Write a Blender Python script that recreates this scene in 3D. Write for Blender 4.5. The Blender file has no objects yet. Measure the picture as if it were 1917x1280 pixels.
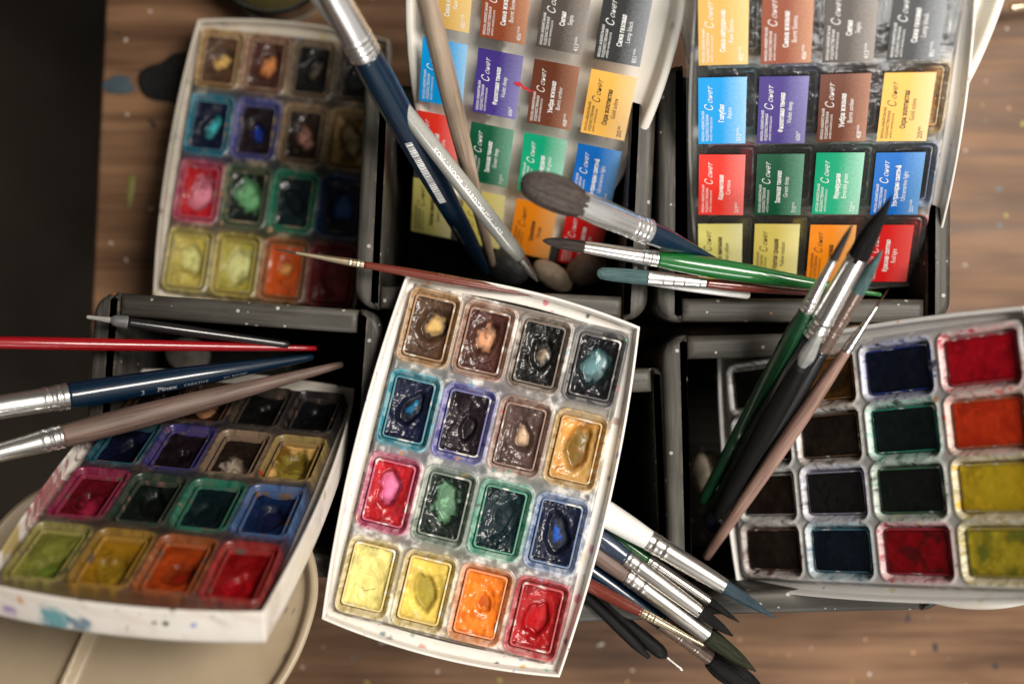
import bpy, math, random
import numpy as np
from mathutils import Vector, Matrix
R_ = math.radians
S = bpy.context.scene
C = S.collection

# ------------------------------------------------------------------ camera, light, exposure
CAMZ = 0.65
FPX = 40 / 36 * 1917
cam_d = bpy.data.cameras.new('camera'); cam = bpy.data.objects.new('camera', cam_d); C.objects.link(cam)
cam.location = (0, 0, CAMZ)
cam_d.lens = 40; cam_d.sensor_width = 36; cam_d.clip_start = .01; cam_d.clip_end = 20
cam_d.dof.use_dof = True; cam_d.dof.focus_distance = .503; cam_d.dof.aperture_fstop = 3.4
cam_d.dof.aperture_blades = 0
S.camera = cam
W = bpy.data.worlds.new('World'); S.world = W; W.use_nodes = True
_nt = W.node_tree; _bg = _nt.nodes['Background']
_tc = _nt.nodes.new('ShaderNodeTexCoord'); _dp = _nt.nodes.new('ShaderNodeVectorMath'); _dp.operation = 'DOT_PRODUCT'
_dp.inputs[1].default_value = Vector((.80, -.50, .30)).normalized()
_rp = _nt.nodes.new('ShaderNodeValToRGB'); _nt.links.new(_tc.outputs['Generated'], _dp.inputs[0]); _nt.links.new(_dp.outputs['Value'], _rp.inputs[0])
_rp.color_ramp.elements[0].position = .18; _rp.color_ramp.elements[0].color = (.085, .074, .060, 1)
_rp.color_ramp.elements[1].position = 1; _rp.color_ramp.elements[1].color = (1.0, .98, .94, 1)
_nt.links.new(_rp.outputs[0], _bg.inputs[0]); _bg.inputs[1].default_value = .55      # a bright room side and a dark room side

def area(name, loc, target, size, sizey, power, col):
    d = bpy.data.lights.new(name, 'AREA'); d.shape = 'RECTANGLE'; d.size = size; d.size_y = sizey
    d.energy = power; d.color = col
    o = bpy.data.objects.new(name, d); C.objects.link(o); o.location = loc
    o.rotation_euler = (Vector(target) - Vector(loc)).to_track_quat('-Z', 'Y').to_euler()
    return o
area('window_light', (.47, .20, 1.00), (.04, .0, .12), .26, .46, 14.6, (1, .935, .85))
area('far_window_light', (.26, -1.0, .85), (.03, .04, .12), .50, .30, 7.5, (1, .97, .93))
S.view_settings.view_transform = 'Standard'; S.view_settings.look = 'None'
S.view_settings.exposure = 0; S.view_settings.gamma = 1; S.view_settings.use_curve_mapping = False
S.cycles.use_denoising = True
S.cycles.max_bounces = 8; S.cycles.transparent_max_bounces = 12
S.cycles.caustics_reflective = False; S.cycles.caustics_refractive = False

def at(px, py, z):
    d = CAMZ - z
    return Vector(((px - 958.5) * d / FPX, (640 - py) * d / FPX, z))
def mm_per_px(z): return (CAMZ - z) / FPX

# ------------------------------------------------------------------ helpers
def tag(o, label=None, cat=None, group=None, kind=None):
    if label: o['label'] = label
    if cat: o['category'] = cat
    if group: o['group'] = group
    if kind: o['kind'] = kind
    return o
def thing(name, label, cat, mat=None, group=None):
    o = bpy.data.objects.new(name, None); C.objects.link(o); o.empty_display_size = .02
    if mat is not None: o.matrix_world = mat
    return tag(o, label, cat, group)
def link(name, me, mat=None, parent=None, label=None):
    o = bpy.data.objects.new(name, me); C.objects.link(o)
    if mat: me.materials.append(mat)
    if parent is not None: o.parent = parent
    if label: o['label'] = label
    return o
def mesh(name, V, F, smooth=True, col=None):
    me = bpy.data.meshes.new(name)
    me.from_pydata([tuple(v) for v in V], [], [tuple(f) for f in F]); me.update()
    if smooth: me.polygons.foreach_set('use_smooth', [True] * len(me.polygons))
    if col is not None: setcol(me, col)
    return me
def setcol(me, col):
    a = me.color_attributes.new('Col', 'FLOAT_COLOR', 'POINT')
    c = np.ones((len(me.vertices), 4), np.float32); c[:, :3] = np.clip(col, 0, 1)
    a.data.foreach_set('color', c.ravel())
def gridmesh(name, X, Y, Z, col=None):
    ny, nx = X.shape
    V = np.stack([X, Y, Z], -1).reshape(-1, 3).astype(np.float32)
    i = np.arange(ny * nx).reshape(ny, nx)
    F = np.stack([i[:-1, :-1], i[:-1, 1:], i[1:, 1:], i[1:, :-1]], -1).reshape(-1, 4).astype(np.int32)
    me = bpy.data.meshes.new(name)
    me.vertices.add(len(V)); me.vertices.foreach_set('co', V.ravel())
    me.loops.add(F.size); me.loops.foreach_set('vertex_index', F.ravel())
    me.polygons.add(len(F)); me.polygons.foreach_set('loop_start', np.arange(0, F.size, 4, dtype=np.int32))
    me.polygons.foreach_set('use_smooth', np.ones(len(F), bool))
    me.update(calc_edges=True); me.validate()
    if col is not None: setcol(me, col.reshape(-1, 3))
    return me
def loops_mesh(name, rings, cap0=True, cap1=True, smooth=True, col=None):
    n = len(rings[0]); V = [v for r in rings for v in r]; F = []
    for k in range(len(rings) - 1):
        for i in range(n):
            j = (i + 1) % n
            F.append((k * n + i, k * n + j, (k + 1) * n + j, (k + 1) * n + i))
    if cap0: F.append(tuple(reversed(range(n))))
    if cap1: F.append(tuple((len(rings) - 1) * n + i for i in range(n)))
    return mesh(name, V, F, smooth, col)
def vnoise(x, y, seed=0):
    xi = np.floor(x).astype(np.int64); yi = np.floor(y).astype(np.int64)
    fx = x - xi; fy = y - yi; fx = fx * fx * (3 - 2 * fx); fy = fy * fy * (3 - 2 * fy)
    def h(a, b):
        n = (a * 374761393 + b * 668265263 + seed * 1442695041) & 0xffffffff
        n = ((n ^ (n >> 13)) * 1274126177) & 0xffffffff
        n = n ^ (n >> 16)
        return (n & 0xffff) / 65535.0
    a = h(xi, yi); b = h(xi + 1, yi); c = h(xi, yi + 1); d = h(xi + 1, yi + 1)
    return (a * (1 - fx) + b * fx) * (1 - fy) + (c * (1 - fx) + d * fx) * fy
def fbm(x, y, f, seed, octv=4, g=.5):
    s = 0; a = 1; t = 0
    for o in range(octv):
        s = s + a * vnoise(x * f + 17.3 * o, y * f - 9.1 * o, seed + o * 101); t += a; a *= g; f *= 2.03
    return s / t
def sst(a, b, x):
    t = np.clip((x - a) / (b - a), 0, 1); return t * t * (3 - 2 * t)
def sdrr(x, y, hx, hy, r):
    qx = np.abs(x) - hx + r; qy = np.abs(y) - hy + r
    return np.hypot(np.maximum(qx, 0), np.maximum(qy, 0)) + np.minimum(np.maximum(qx, qy), 0) - r
def mixc(a, b, t): return a * (1 - t[..., None]) + np.asarray(b) * t[..., None]

# ------------------------------------------------------------------ materials
MATS = {}
def newmat(name):
    m = bpy.data.materials.new(name); m.use_nodes = True
    nt = m.node_tree; b = nt.nodes['Principled BSDF']
    return m, nt, b
def N(nt, t, **k):
    n = nt.nodes.new(t)
    for a, v in k.items():
        if a.startswith('i_'):
            key = a[2:]; key = int(key) if key.isdigit() else key.replace('_', ' ')
            n.inputs[key].default_value = v
        else: setattr(n, a, v)
    return n
def L(nt, a, b): nt.links.new(a, b)
def ramp(nt, src, stops):
    r = N(nt, 'ShaderNodeValToRGB')
    el = r.color_ramp.elements
    while len(el) < len(stops): el.new(.5)
    for e, (p, c) in zip(el, stops):
        e.position = p; e.color = (*c, 1) if len(c) == 3 else c
    L(nt, src, r.inputs[0]); return r
def coords(nt, scale=(1, 1, 1), which='Object'):
    tc = N(nt, 'ShaderNodeTexCoord'); mp = N(nt, 'ShaderNodeMapping')
    mp.inputs['Scale'].default_value = scale
    L(nt, tc.outputs[which], mp.inputs[0]); return mp.outputs[0]
def noise(nt, co, scale, detail=4, rough=.55):
    n = N(nt, 'ShaderNodeTexNoise'); n.inputs['Scale'].default_value = scale
    n.inputs['Detail'].default_value = detail; n.inputs['Roughness'].default_value = rough
    L(nt, co, n.inputs['Vector']); return n
def bump(nt, b, src, dist, strength=1):
    n = N(nt, 'ShaderNodeBump'); n.inputs['Distance'].default_value = dist; n.inputs['Strength'].default_value = strength
    L(nt, src, n.inputs['Height']); L(nt, n.outputs[0], b.inputs['Normal']); return n
def rough_from(nt, b, src, lo, hi, a=.3, c=.7):
    m = N(nt, 'ShaderNodeMapRange'); m.inputs[1].default_value = a; m.inputs[2].default_value = c
    m.inputs[3].default_value = lo; m.inputs[4].default_value = hi
    L(nt, src, m.inputs[0]); L(nt, m.outputs[0], b.inputs['Roughness'])
def simple(name, col, rough=.5, metal=0, coat=0, nscale=300, var=.12, bmp=.00005, stretch=(1, 1, 1), spec=.5):
    if name in MATS: return MATS[name]
    m, nt, b = newmat(name)
    co = coords(nt, stretch); n = noise(nt, co, nscale, 5)
    c = np.array(col)
    r = ramp(nt, n.outputs[0], [(.3, tuple(c * (1 - var))), (.7, tuple(np.minimum(c * (1 + var), 1)))])
    L(nt, r.outputs[0], b.inputs['Base Color'])
    rough_from(nt, b, n.outputs[0], max(rough - .08, .02), rough + .1)
    b.inputs['Metallic'].default_value = metal; b.inputs['Coat Weight'].default_value = coat
    b.inputs['Coat Roughness'].default_value = .06; b.inputs['Specular IOR Level'].default_value = spec
    if bmp: bump(nt, b, n.outputs[0], bmp)
    MATS[name] = m; return m
def colmat(name, lo, hi, nscale, bdist, coat=0, spec=.5, bscale=None, sss=0):
    if name in MATS: return MATS[name]
    m, nt, b = newmat(name)
    at_ = N(nt, 'ShaderNodeAttribute', attribute_name='Col')
    co = coords(nt); n = noise(nt, co, nscale, 6, .6)
    mx = N(nt, 'ShaderNodeMix', data_type='RGBA', blend_type='MULTIPLY'); mx.inputs[0].default_value = .35
    r = ramp(nt, n.outputs[0], [(.25, (.75, .75, .75)), (.75, (1, 1, 1))])
    L(nt, at_.outputs['Color'], mx.inputs[6]); L(nt, r.outputs[0], mx.inputs[7])
    L(nt, mx.outputs[2], b.inputs['Base Color'])
    rough_from(nt, b, n.outputs[0], lo, hi)
    b.inputs['Coat Weight'].default_value = coat; b.inputs['Specular IOR Level'].default_value = spec
    b.inputs['Coat Roughness'].default_value = .12
    n2 = noise(nt, co, bscale or nscale * 1.7, 5, .6); bump(nt, b, n2.outputs[0], bdist)
    MATS[name] = m; return m
def painted_wood(name, along):
    m, nt, b = newmat(name)
    st = (14, 300, 120) if along == 'X' else (300, 14, 120)
    co = coords(nt, st); g = noise(nt, co, 1, 6, .65)
    co2 = coords(nt); n2 = noise(nt, co2, 22, 4)
    g1 = ramp(nt, g.outputs[0], [(.25, (.022, .020, .0175)), (.5, (.060, .056, .049)), (.75, (.110, .104, .092))])
    g2 = ramp(nt, n2.outputs[0], [(.3, (.62, .60, .55)), (.7, (1.12, 1.12, 1.1))])
    mx = N(nt, 'ShaderNodeMix', data_type='RGBA', blend_type='MULTIPLY'); mx.inputs[0].default_value = 1
    L(nt, g1.outputs[0], mx.inputs[6]); L(nt, g2.outputs[0], mx.inputs[7])
    cur = mx.outputs[2]
    # paint specks dropped on the wood
    for sc, th, colr in ((110, .10, (.38, .36, .31)), (70, .10, (.35, .14, .07)), (230, .20, (.34, .34, .31)), (60, .05, (.6, .62, .58)), (45, .12, (.008, .008, .008))):
        v = N(nt, 'ShaderNodeTexVoronoi'); v.inputs['Scale'].default_value = sc; L(nt, co2, v.inputs['Vector'])
        lt = N(nt, 'ShaderNodeMath', operation='LESS_THAN'); lt.inputs[1].default_value = th
        L(nt, v.outputs['Distance'], lt.inputs[0])
        sp = N(nt, 'ShaderNodeSeparateColor'); L(nt, v.outputs['Color'], sp.inputs[0])
        gt = N(nt, 'ShaderNodeMath', operation='GREATER_THAN'); gt.inputs[1].default_value = .80
        L(nt, sp.outputs[0], gt.inputs[0])
        mu = N(nt, 'ShaderNodeMath', operation='MULTIPLY'); L(nt, lt.outputs[0], mu.inputs[0]); L(nt, gt.outputs[0], mu.inputs[1])
        q = N(nt, 'ShaderNodeMix', data_type='RGBA'); L(nt, mu.outputs[0], q.inputs[0]); L(nt, cur, q.inputs[6])
        q.inputs[7].default_value = (*colr, 1); cur = q.outputs[2]
    # worn arrises: bare wood where a bevelled edge meets rubbed patches
    bv = N(nt, 'ShaderNodeBevel', samples=4); bv.inputs['Radius'].default_value = .0030
    ge = N(nt, 'ShaderNodeNewGeometry'); dp = N(nt, 'ShaderNodeVectorMath', operation='DOT_PRODUCT')
    L(nt, bv.outputs[0], dp.inputs[0]); L(nt, ge.outputs['Normal'], dp.inputs[1])
    ed = N(nt, 'ShaderNodeMath', operation='LESS_THAN'); ed.inputs[1].default_value = .965; L(nt, dp.outputs['Value'], ed.inputs[0])
    wn = noise(nt, co2, 120, 4); wg = N(nt, 'ShaderNodeMath', operation='GREATER_THAN'); wg.inputs[1].default_value = .56
    L(nt, wn.outputs[0], wg.inputs[0])
    mu = N(nt, 'ShaderNodeMath', operation='MULTIPLY'); L(nt, ed.outputs[0], mu.inputs[0]); L(nt, wg.outputs[0], mu.inputs[1])
    q = N(nt, 'ShaderNodeMix', data_type='RGBA'); L(nt, mu.outputs[0], q.inputs[0]); L(nt, cur, q.inputs[6])
    q.inputs[7].default_value = (.17, .135, .095, 1); cur = q.outputs[2]
    L(nt, cur, b.inputs['Base Color'])
    rough_from(nt, b, n2.outputs[0], .40, .62); b.inputs['Specular IOR Level'].default_value = .32; bump(nt, b, g.outputs[0], .0004, .8)
    return m
PW = {'X': painted_wood('worn_black_paint_x', 'X'), 'Y': painted_wood('worn_black_paint_y', 'Y')}

def film_mat():
    m, nt, b = newmat('clear_film')
    nt.nodes.remove(b); out = nt.nodes['Material Output']
    tr = N(nt, 'ShaderNodeBsdfTransparent'); tr.inputs[0].default_value = (.93, .94, .93, 1)
    gl = N(nt, 'ShaderNodeBsdfGlossy'); gl.inputs['Roughness'].default_value = .12
    df = N(nt, 'ShaderNodeBsdfDiffuse'); df.inputs[0].default_value = (.7, .7, .68, 1)
    n = noise(nt, coords(nt), 40, 4); bp = N(nt, 'ShaderNodeBump'); bp.inputs['Distance'].default_value = .002; bp.inputs['Strength'].default_value = .5
    L(nt, n.outputs[0], bp.inputs['Height']); L(nt, bp.outputs[0], gl.inputs['Normal'])
    fr = N(nt, 'ShaderNodeFresnel'); fr.inputs[0].default_value = 1.45
    L(nt, bp.outputs[0], fr.inputs['Normal'])
    m1 = N(nt, 'ShaderNodeMixShader'); m1.inputs[0].default_value = .03; L(nt, tr.outputs[0], m1.inputs[1]); L(nt, df.outputs[0], m1.inputs[2])
    m2 = N(nt, 'ShaderNodeMixShader'); L(nt, fr.outputs[0], m2.inputs[0]); L(nt, m1.outputs[0], m2.inputs[1]); L(nt, gl.outputs[0], m2.inputs[2])
    L(nt, m2.outputs[0], out.inputs[0]); return m
FILM = film_mat()

def label_mat(i, c0, c1):
    m, nt, b = newmat('printed_label_%s' % i)
    co = coords(nt); sp = N(nt, 'ShaderNodeSeparateXYZ'); L(nt, co, sp.inputs[0])
    n = noise(nt, co, 900, 2)
    ad = N(nt, 'ShaderNodeMath', operation='MULTIPLY_ADD'); ad.inputs[1].default_value = 1; 
    mr = N(nt, 'ShaderNodeMapRange'); mr.inputs[1].default_value = -.0105; mr.inputs[2].default_value = .0125
    L(nt, sp.outputs[0], mr.inputs[0])
    nm = N(nt, 'ShaderNodeMath', operation='MULTIPLY_ADD'); nm.inputs[1].default_value = .25; nm.inputs[2].default_value = -.12
    L(nt, n.outputs[0], nm.inputs[0]); L(nt, mr.outputs[0], ad.inputs[0]); L(nt, nm.outputs[0], ad.inputs[2])
    r = ramp(nt, ad.outputs[0], [(.0, c0), (.45, c0), (1, c1)])
    L(nt, r.outputs[0], b.inputs['Base Color']); b.inputs['Roughness'].default_value = .38
    b.inputs['Specular IOR Level'].default_value = .35
    return m

# ------------------------------------------------------------------ text
TXT = {}
def text_geo(s, bold=0.0, shear=0.0):
    k = (s, bold, shear)
    if k in TXT: return TXT[k]
    cu = bpy.data.curves.new('t', 'FONT'); cu.body = s; cu.size = 1; cu.offset = bold; cu.shear = shear; cu.resolution_u = 2
    o = bpy.data.objects.new('t', cu); C.objects.link(o)
    bpy.context.view_layer.update()
    dg = bpy.context.evaluated_depsgraph_get(); e = o.evaluated_get(dg); me = e.to_mesh()
    V = np.array([v.co[:] for v in me.vertices]).reshape(-1, 3); F = [tuple(p.vertices) for p in me.polygons]
    e.to_mesh_clear(); bpy.data.objects.remove(o); bpy.data.curves.remove(cu)
    if len(V): V[:, 0] -= V[:, 0].min()
    TXT[k] = (V, F); return TXT[k]

# ------------------------------------------------------------------ the surface, the floor
def table_mat():
    m, nt, b = newmat('old_brown_planks')
    co = coords(nt, (3, 62, 5)); w = noise(nt, coords(nt, (2.2, 9, 1)), 3, 3)
    g = noise(nt, co, 1.6, 7, .62)
    ad = N(nt, 'ShaderNodeMath', operation='ADD'); L(nt, g.outputs[0], ad.inputs[0]); L(nt, w.outputs[0], ad.inputs[1])
    r = ramp(nt, ad.outputs[0], [(.46, (.026, .012, .006)), (.68, (.105, .052, .026)), (.92, (.25, .135, .070)), ])
    md = N(nt, 'ShaderNodeMath', operation='MULTIPLY'); md.inputs[1].default_value = .77; L(nt, ad.outputs[0], md.inputs[0]); L(nt, md.outputs[0], r.inputs[0])
    cur = r.outputs[0]
    co0 = coords(nt); wn_ = noise(nt, co0, 90, 3); ws = N(nt, 'ShaderNodeVectorMath', operation='MULTIPLY_ADD'); ws.inputs[1].default_value = (.012, .012, .012)
    L(nt, wn_.outputs['Color'], ws.inputs[0]); L(nt, co0, ws.inputs[2]); co2 = ws.outputs[0]
    for sc, th, colr, keep in ((90, .09, (.6, .55, .5), .72), (110, .1, (.55, .3, .15), .86), (70, .10, (.10, .16, .2), .88), (80, .10, (.4, .38, .08), .9), (60, .14, (.03, .025, .03), .8)):
        v = N(nt, 'ShaderNodeTexVoronoi'); v.inputs['Scale'].default_value = sc; L(nt, co2, v.inputs['Vector'])
        lt = N(nt, 'ShaderNodeMath', operation='LESS_THAN'); lt.inputs[1].default_value = th; L(nt, v.outputs['Distance'], lt.inputs[0])
        sp = N(nt, 'ShaderNodeSeparateColor'); L(nt, v.outputs['Color'], sp.inputs[0])
        gt = N(nt, 'ShaderNodeMath', operation='GREATER_THAN'); gt.inputs[1].default_value = keep; L(nt, sp.outputs[0], gt.inputs[0])
        mu = N(nt, 'ShaderNodeMath', operation='MULTIPLY'); L(nt, lt.outputs[0], mu.inputs[0]); L(nt, gt.outputs[0], mu.inputs[1])
        q = N(nt, 'ShaderNodeMix', data_type='RGBA'); L(nt, mu.outputs[0], q.inputs[0]); L(nt, cur, q.inputs[6]); q.inputs[7].default_value = (*colr, 1); cur = q.outputs[2]
    L(nt, cur, b.inputs['Base Color']); rough_from(nt, b, g.outputs[0], .42, .62); b.inputs['Specular IOR Level'].default_value = .3; bump(nt, b, g.outputs[0], .0004)
    return m
def prism(name, poly, z0, z1, bev=0.0, top_bev=True):
    """plan polygon (ccw) extruded from z0 to z1, with a rounded upper edge"""
    P = np.array(poly); n = len(P)
    nx = np.roll(P, -1, 0) - P; ln = np.hypot(nx[:, 0], nx[:, 1])[:, None]; e = nx / np.maximum(ln, 1e-9)
    nrm = np.stack([e[:, 1], -e[:, 0]], 1); pn = nrm + np.roll(nrm, 1, 0)
    pn /= np.maximum((pn * np.roll(nrm, 0, 0)).sum(1)[:, None], .5)
    rings = [[(x, y, z0) for x, y in P]]
    if bev:
        for k in range(6):
            a = k / 5 * math.pi / 2; off = bev * (1 - math.cos(a)); Q = P - pn * off
            rings.append([(x, y, z1 - bev + bev * math.sin(a)) for x, y in Q])
    else: rings.append([(x, y, z1) for x, y in P])
    me = loops_mesh(name, rings, True, True, True)
    return me
tm = table_mat()
edge = lambda py, z=0: at(195 - (py - 50) * .045, py, z)
a0, a1 = edge(-600), edge(1900)
planks = [(a1.x, a1.y), (.60, a1.y), (.60, a0.y), (a0.x, a0.y)]
tab = link('tabletop', prism('tabletop', planks, -.035, 0, .002), tm); tab['kind'] = 'structure'
for p in tab.data.polygons: p.use_smooth = False
fl = link('floor', mesh('floor', [(-3, -3, -.72), (3, -3, -.72), (3, 3, -.72), (-3, 3, -.72)], [(0, 1, 2, 3)], False),
          simple('dark_floor', (.038, .028, .018), .6, nscale=5, var=.6)); fl['kind'] = 'structure'

# spilt black paint on the table
def blob(name, cx, cy, rx, ry, seed, mat, label, z=.0004, rot=0.0):
    n = 64; V = []; rnd = random.Random(seed); ph = [rnd.random() * 6.28 for _ in range(6)]
    for h, s in ((0, 1.0), (z * .7, .97), (z, .88)):
        for i in range(n):
            a = i / n * 2 * math.pi
            r = 1 + sum(.16 / (k + 1) * math.sin((k + 2) * a + ph[k]) for k in range(6))
            x, y = rx * r * s * math.cos(a), ry * r * s * math.sin(a)
            V.append((x * math.cos(rot) - y * math.sin(rot), x * math.sin(rot) + y * math.cos(rot), h + .0002))
    rings = [V[i * n:(i + 1) * n] for i in range(3)]
    o = link(name, loops_mesh(name, rings), mat); o.location = at(cx, cy, 0); tag(o, label, 'paint spill')
blob('paint_spill', 345, 150, .022, .017, 3, simple('black_spill', (.008, .007, .007), .4), 'spilt black paint on the brown table beside the blurred paint box')
blob('paint_spill', 222, 160, .0016*6, .005, 5, simple('bluegrey_spill', (.05, .075, .09), .5), 'faded blue grey paint smear near the left table edge', rot=.2)
blob('paint_spill', 245, 355, .0018, .011, 8, simple('yellow_spill', (.2, .19, .04), .5), 'thin yellow green paint streak on the left of the table', rot=-.1)

# ------------------------------------------------------------------ wooden boxes
def wood_box(label, x0, y0, x1, y1, rim, rot, t=.0113, seed=0, back=0.0):
    """x0.. in photo pixels of the rim's outer edge, turned into metres at the rim height"""
    p0 = at(x0, y1, rim); p1 = at(x1, y0, rim); cx, cy = (p0.x + p1.x) / 2, (p0.y + p1.y) / 2
    w, h = (p1.x - p0.x), (p1.y - p0.y)
    root = thing('wooden_box', label, 'wooden box', Matrix.Translation((cx, cy, 0)) @ Matrix.Rotation(R_(rot), 4, 'Z'), 'black painted wooden boxes holding the paint sets')
    r = .0108
    def corner(cx_, cy_, a0_): return [(cx_ + r * math.cos(a0_ + k / 8 * math.pi / 2), cy_ + r * math.sin(a0_ + k / 8 * math.pi / 2)) for k in range(9)]
    hw, hh = w / 2, h / 2
    z0 = .001
    rr = random.Random(seed)
    def dense(poly, step=.01):
        out = []
        for i in range(len(poly)):
            a = poly[i]; b = poly[(i + 1) % len(poly)]; d = math.dist(a, b); n = max(1, int(d / step))
            for k in range(n): out.append((a[0] + (b[0] - a[0]) * k / n, a[1] + (b[1] - a[1]) * k / n))
        return out
    right = [(hw - t, -hh)] + corner(hw - r, -hh + r, -math.pi / 2)[0:] + corner(hw - r, hh - r, 0) + [(hw - t, hh)]
    left = [(-x, -y) for x, y in right]
    for poly in (right, left):
        me = prism('side_panel', [p for i, p in enumerate(poly) if i == 0 or math.dist(p, poly[i - 1]) > 1e-5], z0, rim + rr.uniform(-.0004, .0004), .0036)
        link('side_panel', me, PW['Y'], root)
    for s in (-1, 1):
        ya, yb = (hh - t + .0003, hh - .0003) if s > 0 else (-hh + .0003, -hh + t - .0003)
        poly = [(-hw + t + .0003, ya), (hw - t - .0003, ya), (hw - t - .0003, yb), (-hw + t + .0003, yb)]
        link('end_panel', prism('end_panel', poly, z0, rim - .0003 + rr.uniform(-.0006, 0) - (back if s > 0 else 0), .0034), PW['X'], root)
    poly = [(-hw + t, -hh + t), (hw - t, -hh + t), (hw - t, hh - t), (-hw + t, hh - t)]
    link('base', prism('base', poly, .003, .009), PW['X'], root)
    return root
wood_box('black wooden box under the white lid with the sheet of stickers and holding pebbles', 672, 138, 1222, 590, .1335, -2.6, seed=1, back=.030)
wood_box('black wooden box holding the paint set covered with a clear sticker film', 1232, 122, 1783, 604, .132, -.3, seed=2, back=.020)
wood_box('black wooden box at lower left with red and blue brush handles lying in it', 158, 562, 702, 1072, .1335, -4.0, seed=3)
wood_box('black wooden box at lower right under the tilted white rectangular-pan paint set', 1247, 622, 1768, 1150, .130, 1.4, seed=4)
wood_box('narrow grey black wooden box half hidden beneath the middle paint set', 800, 696, 1276, 1170, .124, 2.2, seed=5)

# ------------------------------------------------------------------ paint boxes
def rr_outline(hx, hy, bulge, n=40, r=.002):
    """box outline with softly bulging sides, ccw"""
    P = []
    for k in range(n): P.append((hx + bulge * (1 - (2 * k / n - 1) ** 2), -hy + 2 * hy * k / n))
    for k in range(n): P.append((hx - 2 * hx * k / n, hy + bulge * (1 - (2 * k / n - 1) ** 2)))
    for k in range(n): P.append((-hx - bulge * (1 - (2 * k / n - 1) ** 2), hy - 2 * hy * k / n))
    for k in range(n): P.append((-hx + 2 * hx * k / n, -hy - bulge * (1 - (2 * k / n - 1) ** 2)))
    return P
WHITE = np.array([.79, .755, .70])
TH = .0145   # tray top above the bottom of the case
M_CASE = colmat('white_plastic_case', .28, .5, 60, .00012)
M_TRAY = colmat('stained_white_plastic', .22, .45, 140, .00018)
M_PAINT_WET = colmat('wet_watercolour', .26, .6, 160, .00004, coat=.30, bscale=300, spec=.25)
M_PAINT_FLAT = colmat('smooth_watercolour', .38, .6, 220, .00006, coat=.06, bscale=420, spec=.10)
M_PAINT_DRY = colmat('dry_watercolour', .36, .6, 220, .00010, coat=.06, bscale=380, spec=.3)
M_PAN = colmat('pan_plastic', .55, .75, 300, .0001, spec=.25)

def splats(X, Y, col, rnd, n, ext, cols, smin=.0003, smax=.0012):
    for _ in range(n):
        cx, cy = rnd.uniform(-ext[0], ext[0]), rnd.uniform(-ext[1], ext[1]); s = smin + (smax - smin) * rnd.random() ** 2.2
        c = np.array(rnd.choice(cols)) ; e = rnd.uniform(.6, 1.4)
        d = np.hypot((X - cx) * e, (Y - cy) / e)
        d = d + (vnoise(X * 1500, Y * 1500, _) - .5) * s * .8
        col[:] = mixc(col, c, sst(s * 1.25, s * .75, d) * rnd.uniform(.45, 1))
    return col

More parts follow.
